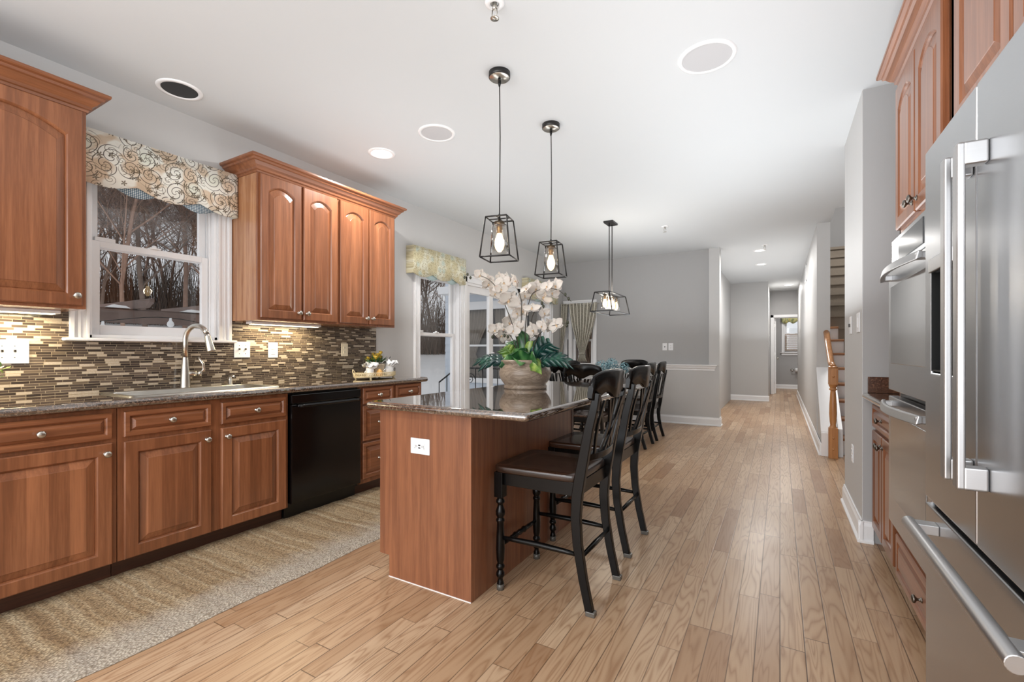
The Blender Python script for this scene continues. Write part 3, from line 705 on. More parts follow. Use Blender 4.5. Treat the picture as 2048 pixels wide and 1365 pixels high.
def body(parent, w, d, z0, z1, toe=.1, mat='ch_v', stiles=(), side=None):
    m = MB(); m.box(0, w, .018, d, z0 + (toe if z0 == 0 else 0), z1); m.build('carcass', M[side or 'ch_side'], parent, .001)
    f = MB(); zb = z0 + (toe if z0 == 0 else 0)
    f.box(0, w, 0, .0185, zb, z1); f.build('face_frame', M[mat], parent, .001)
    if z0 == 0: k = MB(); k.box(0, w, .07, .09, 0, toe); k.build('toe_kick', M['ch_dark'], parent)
FX = -2.905
def base_left(y0, w, label, group=None): return empty('base_cabinet', label, 'cabinet', (FX, y0, 0), RL, group)
c = base_left(-.14, 1.16, 'cherry base cabinet left of the sink cabinet, two drawers over two raised panel doors'); body(c, 1.162, .56, 0, .882)
for x, kx in ((.03, .46), (.61, .48)):
    slab_drawer(c, x, .728, .53, .132)
    front('door', c, x, .104, .53, .605, 0, (kx + .022 if x > .5 else .49, .555))
c = base_left(1.025, .937, 'cherry sink base cabinet under the window with two knobbed fronts and two doors'); body(c, .937, .56, 0, .882)
slab_drawer(c, .022, .729, .418, .13); slab_drawer(c, .497, .729, .418, .13)
front('door', c, .022, .104, .418, .602, 0, (.39, .55)); front('door', c, .497, .104, .418, .602, 0, (.028, .55))
c = base_left(2.585, .37, 'narrow cherry base cabinet right of the dishwasher with three stacked drawers'); body(c, .37, .56, 0, .882)
slab_drawer(c, .02, .74, .335, .13); front('drawer', c, .02, .442, .335, .285, 0, (.167, .14), .03, 'nickel', True); front('drawer', c, .02, .138, .335, .29, 0, (.167, .145), .03, 'nickel', True)
c = base_left(2.957, .36, 'cherry end base cabinet at the far end of the sink counter, mostly behind the island'); body(c, .363, .56, 0, .882)
slab_drawer(c, .02, .74, .32, .13); front('door', c, .02, .104, .32, .61, 0, (.28, .55))

# dishwasher
dw = empty('dishwasher', 'black built in dishwasher between the sink cabinet and the drawer cabinet', 'dishwasher', (-2.895, 1.965, 0), RL)
m = MB(); m.box(.003, .615, .03, .55, .09, .878); m.box(.003, .615, .06, .08, 0, .12); m.build('tub_housing', M['dark'], dw)
m = MB(); m.box(.008, .609, -.018, .03, .12, .80); m.build('door_panel', M['black_gloss'], dw, .006)
m = MB(); m.box(.008, .609, -.02, .03, .803, .868); m.build('control_panel', M['black_gloss'], dw, .006)
m = MB(); n = 14; m.tube([(.045 + .53 * i / n, -.05 - .012 * math.sin(PI * i / n), .79 + .0 * i) for i in range(n + 1)], .011, 10)
for x in (.05, .57): m.tube([(x, -.05, .79), (x, -.012, .79)], .009, 8)
m.build('handle', M['black_gloss'], dw)

# worktop with sink cut-out
def worktop_profile(xb, xf, z0, z1):
    r = (z1 - z0) / 2; P = [(xb, z0), (xf - r * .6, z0)]
    for i in range(9):
        a = -PI / 2 + PI * i / 8; P.append((xf - r * .8 + r * .8 * math.cos(a), (z0 + z1) / 2 + r * math.sin(a)))
    P.append((xb, z1)); return P
ct = MB(); SY0, SY1 = 1.13, 1.93
ct.prism(worktop_profile(-2.985, -2.86, .882, .922), 'y', -.16, 3.36)
ct.box(WX + .002, -2.985, -.16, SY0, .882, .922); ct.box(WX + .002, -2.985, SY1, 3.36, .882, .922); ct.box(WX + .002, -3.36, SY0, SY1, .882, .922)
o = ct.build('worktop', M['granite']); tag(o, 'long brown granite worktop along the window wall holding the sink', 'countertop')
o = MB(); o.box(WX, WX + .011, -.16, 1.002, .922, 1.386); o.box(WX, WX + .011, 1.002, 1.888, .922, 1.226); o.box(WX, WX + .011, 1.888, 3.292, .922, 1.386)
tag(o.build('backsplash', M['mosaic']), 'brown and tan glass and stone mosaic backsplash behind the sink', 'backsplash')
# sink
sk = empty('kitchen_sink', 'rectangular stainless steel sink set into the granite worktop under the window', 'sink', (0, 0, 0))
m = MB(); X0, X1, Y0, Y1 = -3.385, -2.965, 1.105, 1.955
def rr(x0, x1, y0, y1, z, r, n=5):
    P = []
    for cx, cy, a0 in ((x1 - r, y1 - r, 0), (x0 + r, y1 - r, 1), (x0 + r, y0 + r, 2), (x1 - r, y0 + r, 3)):
        for i in range(n + 1): a = (a0 + i / n) * PI / 2; P.append((cx + r * math.cos(a), cy + r * math.sin(a), z))
    return P
m.rings([rr(X0, X1, Y0, Y1, .9225, .03), rr(X0 + .004, X1 - .004, Y0 + .004, Y1 - .004, .929, .03), rr(X0 + .028, X1 - .028, Y0 + .028, Y1 - .028, .929, .04), rr(X0 + .032, X1 - .032, Y0 + .032, Y1 - .032, .922, .05),
         rr(X0 + .045, X1 - .045, Y0 + .045, Y1 - .045, .74, .06), rr(X0 + .09, X1 - .09, Y0 + .09, Y1 - .09, .728, .05)], caps=False)
m.add(rr(X0 + .09, X1 - .09, Y0 + .09, Y1 - .09, .728, .05), [tuple(range(24))]); m.build('basin', M['sink'], sk)
m = MB(); m.lathe([(.045, .729), (.043, .733), (.02, .731), (0, .731)], (-3.17, 1.55, 0), 20); m.build('drain', M['nickel'], sk)
fc = empty('faucet', 'tall brushed nickel gooseneck pull-down faucet behind the sink', 'faucet', (-3.418, 1.57, .922))
m = MB(); m.lathe([(.031, 0), (.030, .01), (.0275, .06), (.024, .12), (.019, .18), (.0165, .205)], (0, 0, 0), 24, caps=False); m.build('body', M['nickel'], fc)
pts = [(0, 0, .20), (0, 0, .30)] + [(.095 - .095 * math.cos(a), .045 * (1 - math.cos(a)) / 2 * 1.0, .315 + .098 * math.sin(a)) for a in [PI * i / 14 for i in range(0, 13)]]
m = MB(); m.tube(pts, .0155, 14); m.build('spout', M['nickel'], fc)
a = Vector(pts[-1]); b = a + Vector((.03, .012, -.115)); m = MB(); m.tube([a, a + (b - a) * .15, a + (b - a) * .5, b * .97 + a * .03, b], [.0165, .018, .021, .027, .026], 16); m.build('spray_head', M['nickel'], fc)
m = MB(); m.tube([(.0, .0, .095), (.01, .07, .095)], .019, 14); m.tube([(.01, .07, .095), (.013, .09, .095)], .021, 14); m.tube([(.013, .085, .10), (.03, .10, .12), (.03, .095, .16), (.02, .07, .205)], [.012, .01, .009, .007], 10); m.build('lever', M['nickel'], fc)
sd = empty('soap_dispenser', 'small brushed nickel soap dispenser right of the faucet', 'soap dispenser', (-3.418, 1.86, .922))
m = MB(); m.lathe([(.02, 0), (.019, .006), (.014, .01), (.014, .045), (.010, .05), (.010, .07), (0, .072)], (0, 0, 0), 18); m.build('pump_base', M['nickel'], sd)
m = MB(); m.tube([(0, 0, .066), (.02, 0, .07), (.055, 0, .062)], [.01, .009, .006], 10); m.build('nozzle', M['nickel'], sd)

# wall cabinets
def crown(parent_name, w, d, loc, rz, z0, label, left=True, right=True, out=.08, hh=.1):
    prof = [(-.01, 0), (.006, 0), (.010, .012), (.018, .016), (.02, .03), (.034, .042), (.048, .062), (.058, .066), (.062, .078), (.076, .082), (out, .088), (out, hh), (-.01, hh)]
    prof = [(u * out / .08, v * hh / .1) for u, v in prof]
    path = []
    if left: path.append(((0, d), (-1, 0)))
    path.append(((0, 0), (-1 if left else 0, -1))); path.append(((w, 0), (1 if right else 0, -1)))
    if right: path.append(((w, d), (1, 0)))
    m = MB(); R = [[(p[0] + q[0] * u, p[1] + q[1] * u, z0 + v) for u, v in prof] for p, q in path]
    m.rings(R, smooth=False)
    o = m.build('crown_moulding', M['ch_h'], None, 0, loc, (0, 0, rz)); return tag(o, label, 'crown moulding')
UX = -3.14
def upper(y0, w, doors, label, knobs):
    c = empty('wall_cabinet', label, 'cabinet', (UX, y0, 0), RL)
    body(c, w, .333, 1.386, 2.44)
    for (x, dw_), kx in zip(doors, knobs): front('door', c, x, 1.402, dw_, 1.008, .042, (kx, .05), .055, staves=False)
    return c
upper(1.893, .662, [(.012, .318), (.348, .306)], 'cherry wall cabinet with two tall arched doors right of the window valance', [.292, .026])
upper(2.556, .658, [(.022, .30), (.336, .3)], 'cherry wall cabinet with two arched doors at the far end over the tray', [.275, .026])
crown('c', 1.321, .33, (UX, 1.893, 0), RL, 2.415, 'stepped cherry crown moulding on the wall cabinets right of the window')
c = empty('wall_cabinet', 'large cherry wall cabinet at the left edge, left of the window valance', 'cabinet', (UX, -.25, 0), RL); body(c, 1.226, .333, 1.386, 2.44)
front('door', c, .02, 1.402, .585, 1.008, .07, (.55, .05), .058, staves=False); front('door', c, .622, 1.402, .585, 1.008, .07, (.557, .05), .058, staves=False)
crown('c', 1.226, .33, (UX, -.25, 0), RL, 2.415, 'stepped cherry crown moulding on the wall cabinet at the left edge')
def strip(y0, y1, label, e):
    o = empty('under_cabinet_light', label, 'light', (-3.36, (y0 + y1) / 2, 1.385)); L = (y1 - y0) / 2
    m = MB(); m.box(-.035, .035, -L, L, -.018, 0); m.build('light_housing', M['white'], o, .002)
    m = MB(); m.box(-.025, .025, -L + .02, L - .02, -.022, -.018); m.build('light_lens', M['strip'], o)
    light('AREA', (-3.36, (y0 + y1) / 2, 1.36), e, (1, .83, .55), .05, y1 - y0 - .1, (0, 0, 0), 'under_cabinet_lamp')
strip(.3, .93, 'warm lit strip light under the left wall cabinet', 5)
strip(1.96, 2.55, 'warm lit strip light under the wall cabinets right of the window', 3)

# valances
def valance(y0, y1, z0, z1, mat, label, scal, gmat, amp=.045, depth=.10):
    v = empty('window_valance', label, 'valance', (WX, y0, 0)); n = 60; L = y1 - y0
    def bot(t): return z0 + amp * (1 - abs(math.sin(PI * (t * scal)))) * .0 - amp * abs(math.sin(PI * (t * scal + .12))) + amp
    m = MB(); front_ = []; 
    for i in range(n + 1):
        t = i / n; y = L * t; front_.append((depth + .004 * math.sin(t * 9), y, t))
    m.rings([[(x, y, z1) for x, y, t in front_], [(x, y, (z1 + bot(t)) / 2) for x, y, t in front_], [(x, y, bot(t)) for x, y, t in front_]], closed=False, caps=False)
    m.add([(.002, 0, z1), (depth, 0, z1), (depth, 0, bot(0)), (.002, 0, bot(0) - .0)], [(0, 1, 2, 3)]); m.add([(.002, L, z1), (depth, L, z1), (depth, L, bot(1)), (.002, L, bot(1))], [(0, 1, 2, 3)])
    m.add([(.002, 0, z1), (depth, 0, z1), (depth, L, z1), (.002, L, z1)], [(0, 1, 2, 3)])
    m.build('valance_fabric', mat, v, solid=.006)
    g = MB(); P = [(depth - .02, y, z0 + .10) for x, y, t in front_]; Q = [(depth - .02, y, z0 - .012 + .055 * (1 - abs(math.cos(PI * (t * scal + .12))) ** .7)) for x, y, t in front_]
    Q = [(depth - .02, y, z0 + .045 - .062 * abs(math.cos(PI * (t * scal + .12))) ** 1.5 if .12 < t < .93 else z0 + .05) for x, y, t in front_]
    g.rings([P, Q], closed=False, caps=False); g.build('valance_underlayer', gmat, v, solid=.004)
    return v
valance(.985, 1.888, 2.115, 2.43, M['paisley'], 'cream and brown paisley valance over the window above the sink', 2.6, M['gingham'])
valance(3.73, 4.68, 1.975, 2.30, M['paisley2'], 'pale paisley valance over the tall window left of the patio door', 2.6, simple('blue_lining', srgb(176, 196, 196), .85))
valance(6.30, 7.42, 1.975, 2.30, M['paisley2'], 'pale paisley valance right of the patio door, behind the orchids', 2.6, simple('blue_lining_far', srgb(176, 196, 196), .85))

# gathered curtains on the back window
def curtain(xa, xb, xt, wt, label, pl):
    e = empty('curtain', label, 'curtain', (0, BY - .09, 0)); n = pl * 12; R = []
    for z, s in ((2.02, 0), (1.99, 0), (1.8, .12), (1.6, .32), (1.4, .6), (1.25, .82), (1.12, 1), (1.05, .93), (.98, .8)):
        row = []
        for i in range(n + 1):
            t = i / n; x0 = xa + (xb - xa) * t; x1 = xt + wt * (t - .5); row.append((x0 * (1 - s) + x1 * s, .022 * math.cos(2 * PI * pl * t) * (1 - .4 * s) - .02, z))
        R.append(row)
    m = MB(); m.rings(R, closed=False, caps=False); o = m.build('curtain_panel', M['curtain'], e)
    uv = o.data.uv_layers.new(name='UVMap'); 
    for l in o.data.loops:
        vi = l.vertex_index; p = o.data.vertices[vi].co; zz = p.z
        # recover t from x at this height
        s = [q for q in ((2.02, 0), (1.99, 0), (1.8, .12), (1.6, .32), (1.4, .6), (1.25, .82), (1.12, 1), (1.05, .93), (.98, .8)) if abs(q[0] - zz) < 1e-3][0][1]
        a = xa * (1 - s) + (xt - wt / 2) * s; b = xb * (1 - s) + (xt + wt / 2) * s; uv.data[l.index].uv = ((p.x - a) / (b - a), zz)
    sm = o.modifiers.new('solid', 'SOLIDIFY'); sm.thickness = .004
    t = MB(); t.lathe([(wt / 2 + .01, -.015), (wt / 2 + .012, .0), (wt / 2 + .01, .015)], (xt, -.02, 1.12), 20, caps=False); t.v = [(x, -.02 + (y + .02) * .45, z) for x, y, z in t.v]; t.build('tie_back', M['curtain'], e, solid=.003)
curtain(-3.31, -2.77, -3.05, .10, 'taupe pleated curtain with white stripes gathered at the middle of the back window', 8)
curtain(-3.465, -3.33, -3.455, .03, 'narrow taupe curtain panel in the left corner of the back window', 3)
rod = MB(); rod.tube([(-3.46, BY - .1, 2.0), (-2.74, BY - .1, 2.0)], .008, 8); tag(rod.build('curtain_rod', M['nickel']), 'thin curtain rod over the back window', 'curtain rod')

# ------------------------------------------------------------------ island
IX0, IX1, IY0, IY1 = -1.82, -1.237, 1.757, 2.945
isl = empty('kitchen_island', 'cherry kitchen island cabinet with an outlet in its end panel', 'island', (0, 0, 0))
m = MB(); m.box(IX0 + .02, IX1 - .02, IY0 + .012, IY1 - .012, .11, .868); m.box(IX0 + .075, IX1 - .02, IY0 + .012, IY1, 0, .11); m.build('carcass', M['ch_v'], isl)
m = MB(); m.prism([(IX0, .11), (IX0 + .065, .11), (IX0 + .065, 0), (IX1, 0), (IX1, .868), (IX0, .868)], 'y', IY0, IY0 + .018); m.build('end_panel', M['ch_island'], isl, .001)
m = MB(); m.box(IX1 - .02, IX1, IY0 + .018, IY1, 0, .868); m.build('side_panel', M['ch_island'], isl, .001)
m = MB(); m.box(IX0 + .065, IX1 - .0, IY0 - .003, IY0, -.001, .004); m.build('caulk_line', M['white'], isl)
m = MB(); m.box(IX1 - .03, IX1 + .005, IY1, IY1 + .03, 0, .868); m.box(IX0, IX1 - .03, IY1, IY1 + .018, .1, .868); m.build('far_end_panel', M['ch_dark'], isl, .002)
c = empty('base_cabinet', 'cherry doors of the island facing the sink, mostly turned away', 'cabinet', (0, 0, 0)); bpy.data.objects.remove(c)
for k in range(3):
    y = IY1 - .02 - k * .39
    d = front('door', isl, 0, 0, .37, .73, 0, None); d.location = (IX0 + .019, y, .12); d.rotation_euler = (0, 0, -RL)
m = MB(); z0, z1 = .870, .908; r = .019
def edge_ring(x0, x1, y0, y1):
    R = []
    for i in range(9):
        a = -PI / 2 + PI * i / 8; o_ = r * .8 * (math.cos(a) - 1); R.append(rr(x0 - o_, x1 + o_, y0 - o_, y1 + o_, (z0 + z1) / 2 + r * math.sin(a), .02, 4))
    return R
ER = edge_ring(-1.862, -.905, 1.69, 3.62)
m.rings(ER, caps=True); m.build
o = m.build('island_worktop', M['granite']); tag(o, 'polished brown granite worktop of the island with the orchid pot', 'countertop')

def plate(name, label, cat, loc, rz, w, h, kind, mat='plate', horiz=False):
    """local x width, z height, outward -y"""
    e = empty(name, label, cat, loc, rz); m = MB(); m.box(-w / 2, w / 2, -.006, 0, -h / 2, h / 2); m.build('cover_plate', M[mat], e, .003)
    def out(cx, cz):
        b = MB(); b.box(cx - .017, cx + .017, -.009, -.005, cz - .014, cz + .014); b.build('receptacle', M[mat], e, .002)
        s = MB(); s.box(cx - .008, cx - .006, -.0095, -.008, cz - .003, cz + .007); s.box(cx + .006, cx + .008, -.0095, -.008, cz - .003, cz + .006); s.lathe([(.0022, 0), (.0022, .001)], (cx, -.0095, cz - .008), 10, 'y'); s.build('slot', M['slot'], e)
    def tog(cx, mt='plate'):
        b = MB(); b.box(cx - .005, cx + .005, -.016, -.004, -.002, .012); b.build('toggle', M['pewter'] if mt == 'g' else M[mt], e, .002)
        for z in (-.03, .03): s = MB(); s.lathe([(.003, 0), (.003, .001)], (cx, -.007, z), 10, 'y'); s.build('screw', M['slot'], e)
    if kind == 'outlet': out(0, .019); out(0, -.019)
    if kind == 'toggle2': tog(-.023, 'g'); tog(.023, 'g')
    if kind == 'gfci':
        b = MB(); b.box(-.033, .033, -.009, -.005, -.017, .017); b.build('receptacle', M[mat], e, .002)
        s = MB(); s.box(-.006, .006, -.011, -.008, .004, .009); s.box(-.006, .006, -.011, -.008, -.009, -.004)
        for cx in (-.021, .021): s.box(cx - .005, cx - .003, -.0095, -.008, -.004, .006); s.box(cx + .003, cx + .005, -.0095, -.008, -.004, .006); s.lathe([(.002, 0), (.002, .001)], (cx - .008 * (1 if cx < 0 else -1), -.0095, -.008), 8, 'y')
        s.build('slot', M['dark'], e)
    if kind == 'rocker':
        b = MB(); b.box(-.016, .016, -.010, -.005, -.033, .033); b.build('rocker', M[mat], e, .003)
    if kind == 'dimmer':
        b = MB(); b.box(-.008, .008, -.016, -.005, -.012, .012); b.build('slider', M['slot'], e, .002)
    if kind == 'jack':
        b = MB(); b.box(-.008, .008, -.012, -.005, -.01, .008); b.build('jack', M['dark'], e, .002)
    return e
plate('power_outlet', 'white outlet with usb ports in the end panel of the island', 'outlet', (-1.542, IY0, .696), 0, .122, .078, 'gfci')
SX = WX + .011
plate('light_switch', 'large white double toggle switch plate on the backsplash at the left edge', 'switch', (SX, .765, 1.165), RL, .155, .125, 'toggle2')
plate('light_switch', 'white double toggle switch plate on the backsplash just right of the window sill', 'switch', (SX, 1.97, 1.178), RL, .118, .118, 'toggle2')
plate('power_outlet', 'white outlet on the backsplash right of the double switch by the window', 'outlet', (SX, 2.212, 1.175), RL, .08, .12, 'outlet')
plate('power_outlet', 'ivory outlet on the backsplash above the tray', 'outlet', (SX, 2.905, 1.178), RL, .075, .118, 'outlet', 'ivory')
plate('light_switch', 'white dimmer switch on the right wall, farther from the camera', 'switch', (.437, 4.05, 1.35), -RL, .08, .125, 'dimmer')
plate('light_switch', 'white double rocker switch plate at the near end of the right wall', 'switch', (.437, 3.68, 1.35), -RL, .118, .125, 'rocker')
plate('power_outlet', 'white outlet low on the right wall above the baseboard', 'outlet', (.437, 3.95, .46), -RL, .075, .12, 'outlet')
plate('wall_jack', 'white cable jack plate on the dining wall, left of a pair', 'jack plate', (-1.64, BY, 1.235), 0, .075, .118, 'jack')
plate('power_outlet', 'white outlet on the dining wall, right of a pair', 'outlet', (-1.545, BY, 1.235), 0, .075, .118, 'outlet')

# ------------------------------------------------------------------ right side: base cabinet, double oven, fridge
KX = .50
c = empty('base_cabinet', 'cherry base cabinet beside the ovens with one drawer over two narrow doors', 'cabinet', (KX, 3.528, 0), -RL); body(c, .66, .62, 0, .874)
slab_drawer(c, .03, .715, .60, .135, 'pewter'); front('door', c, .03, .11, .295, .585, 0, (.27, .53), .05, 'pewter', staves=False); front('door', c, .335, .11, .295, .585, 0, (.025, .53), .05, 'pewter', staves=False)
m = MB(); m.prism([(x, z) for x, z in [(1.148, .876), (.455, .876)] + [(.452 - .016 * math.sin(a), .895 - .019 * math.cos(a)) for a in [PI * i / 8 for i in range(9)]] + [(1.148, .914)]], 'y', 2.872, 3.528)
tag(m.build('worktop', M['granite']), 'short brown granite worktop between the right wall and the ovens', 'countertop')
m = MB(); m.box(.46, 1.148, 3.505, 3.528, .915, 1.012); tag(m.build('backsplash', M['granite_red'], None, .002), 'low reddish brown granite backsplash at the end of the right worktop', 'backsplash')
tw = empty('oven_cabinet', 'tall cherry cabinet housing the double oven with arched doors above and a drawer below', 'cabinet', (KX, 2.868, 0), -RL)
m = MB(); m.box(0, .02, 0, .62, .08, 2.44); m.box(.755, .775, 0, .62, .08, 2.44); m.box(0, .775, 0.0, .62, 1.70, 2.44); m.box(0, .775, 0, .62, .08, .34); m.build('carcass', M['ch_v'], tw, .001)
m = MB(); m.box(0, .775, .07, .09, 0, .08); m.build('toe_kick', M['ch_dark'], tw)
front('door', tw, .025, 1.745, .355, .675, .05, (.325, .045), .052, 'pewter', staves=False); front('door', tw, .395, 1.745, .355, .675, .05, (.03, .045), .052, 'pewter', staves=False)
front('drawer', tw, .025, .095, .725, .20, 0, (.48, .10), .03, 'pewter', True)
ov = empty('double_oven', 'stainless steel double wall oven with two curved handles', 'oven', (KX - .012, 2.845, 0), -RL)
m = MB(); m.box(.002, .728, .01, .58, .345, 1.692); m.build('oven_body', M['dark'], ov)
m = MB(); m.box(0, .73, -.022, .01, 1.555, 1.695); m.build('control_panel', M['steel'], ov, .003)
m = MB(); m.box(.16, .57, -.0245, -.02, 1.575, 1.675); m.build('display', M['lcd'], ov, .001)
for nm, lo, hi, wlo, whi in (('upper_oven_door', .985, 1.545, 1.11, 1.47), ('lower_oven_door', .36, .955, .49, .88)):
    m = MB(); m.box(0, .73, -.034, .005, lo, hi); d = m.build(nm, M['steel'], ov, .004)
    m = MB(); m.box(.06, .67, -.0365, -.03, wlo, whi); m.build('oven_window', M['oven_glass'], d, .002)
    hz = hi - .035; m = MB(); R = []
    for i in range(17):
        t = i / 16; x = .03 + .67 * t; y = -.062 - .035 * math.sin(PI * t) ; R.append([(x, y - .010, hz - .016), (x, y - .002, hz + .018), (x, y + .012, hz + .018), (x, y + .012, hz - .010)])
    m.rings(R, smooth=False); m.box(.035, .075, -.07, -.03, hz - .012, hz + .014); m.box(.655, .695, -.07, -.03, hz - .012, hz + .014); m.build('handle', M['steel_bar'], d, .004)
cf = empty('wall_cabinet', 'cherry cabinet with arched doors above the refrigerator', 'cabinet', (KX, 2.055, 0), -RL)
m = MB(); m.box(0, .96, 0, .62, 1.86, 2.44); m.build('carcass', M['ch_v'], cf, .001)
front('door', cf, .07, 1.875, .42, .545, .05, None, .055, staves=False); front('door', cf, .505, 1.875, .42, .545, .05, None, .055, staves=False)
crown('c', 1.77, .62, (KX, 2.868, 0), -RL, 2.45, 'stepped cherry crown moulding over the oven and refrigerator cabinets')
fg = empty('refrigerator', 'stainless steel french door refrigerator with bottom freezer at the right edge', 'refrigerator', (.42, 2.03, 0), -RL)
m = MB(); m.box(.005, .905, .07, .72, .03, 1.81); m.build('cabinet_body', M['gasket'], fg, .004)
m = MB(); m.box(.01, .90, .05, .07, .05, 1.80); m.build('gasket', M['gasket'], fg)
def frdoor(nm, x0, x1, z0, z1, hole=None):
    m = MB()
    if hole: slab = [(x0, hole[0], z0, z1), (hole[1], x1, z0, z1), (hole[0], hole[1], z0, hole[2]), (hole[0], hole[1], hole[3], z1)]
    else: slab = [(x0, x1, z0, z1)]
    if hole:
        # front skin as one framed surface with thickness
        L0 = [(x0, 0, z0), (x1, 0, z0), (x1, 0, z1), (x0, 0, z1)]; L1 = [(hole[0], 0, hole[2]), (hole[1], 0, hole[2]), (hole[1], 0, hole[3]), (hole[0], 0, hole[3])]
        B0 = [(x, .055, z) for x, _, z in L0]; B1 = [(x, .045, z) for x, _, z in L1]
        m.rings([B0, L0, L1, B1], caps=False, smooth=False); m.add(B1, [(0, 1, 2, 3)])
    else: m.box(x0, x1, 0, .055, z0, z1)
    return m.build(nm, M['steel'], fg, .006, seg=3)
dl = frdoor('refrigerator_door', .002, .4625, .685, 1.83, (.065, .30, 1.10, 1.46)); dr_ = frdoor('refrigerator_door', .4675, .908, .685, 1.83); fz = frdoor('freezer_drawer', .002, .908, .06, .668)
m = MB(); m.box(.07, .295, .040, .044, 1.105, 1.42); m.box(.07, .075, .0, .044, 1.105, 1.42); m.box(.29, .295, .0, .044, 1.105, 1.42); m.box(.07, .295, .002, .044, 1.105, 1.11); m.build('dispenser_cavity', M['dark'], dl)
m = MB(); m.box(.062, .303, -.006, .003, 1.42, 1.462); m.build('dispenser_panel', M['steel_bar'], dl, .002)
def vhandle(x, par):
    m = MB(); m.box(x - .017, x + .017, -.057, -.040, .84, 1.665); m.box(x - .017, x + .017, -.045, 0, .84, .895); m.box(x - .017, x + .017, -.045, 0, 1.61, 1.665); m.build('handle', M['steel_bar'], par, .005, seg=3)
vhandle(.433, dl); vhandle(.533, dr_)
m = MB(); m.tube([(.09, -.06, .618), (.885, -.06, .618)], .018, 16); m.box(.11, .16, -.06, 0, .603, .633); m.box(.81, .86, -.06, 0, .603, .633); m.build('handle', M['steel_bar'], fz, .002)
m = MB(); m.box(.01, .90, .03, .06, 0.0, .05); m.build('kick_grille', M['dark'], fg)
m = MB(); m.box(.03, .12, .02, .10, 1.825, 1.847); m.box(.79, .88, .02, .10, 1.825, 1.847); m.build('hinge_cover', M['gasket'], fg, .004)

# rug
m = MB(); n = 90; rnd = random.Random(3)
xa, xb, ya, yb = -3.0, -2.15, -.55, 2.86
N1 = 24; vs = []; top = []
for i in range(n + 1):
    for j in range(N1 + 1):
        u = i / n; v = j / N1; y = ya + (yb - ya) * u; x = xa + (xb - xa) * v
        if j == N1: x += .006 * math.sin(y * 9) + rnd.uniform(-.003, .003)
        if i == n: y += .012 * math.sin(v * 5)
        z = .012 + rnd.uniform(-.0012, .0012) + .0015 * math.sin(y * 30)
        if j in (0, N1) or i in (0, n): z = .002
        vs.append((x, y, z))
m.add(vs, [(i * (N1 + 1) + j, i * (N1 + 1) + j + 1, (i + 1) * (N1 + 1) + j + 1, (i + 1) * (N1 + 1) + j) for i in range(n) for j in range(N1)], True)
tag(m.build('runner_rug', M['rug']), 'braided tan jute runner rug on the floor along the sink cabinets', 'rug')
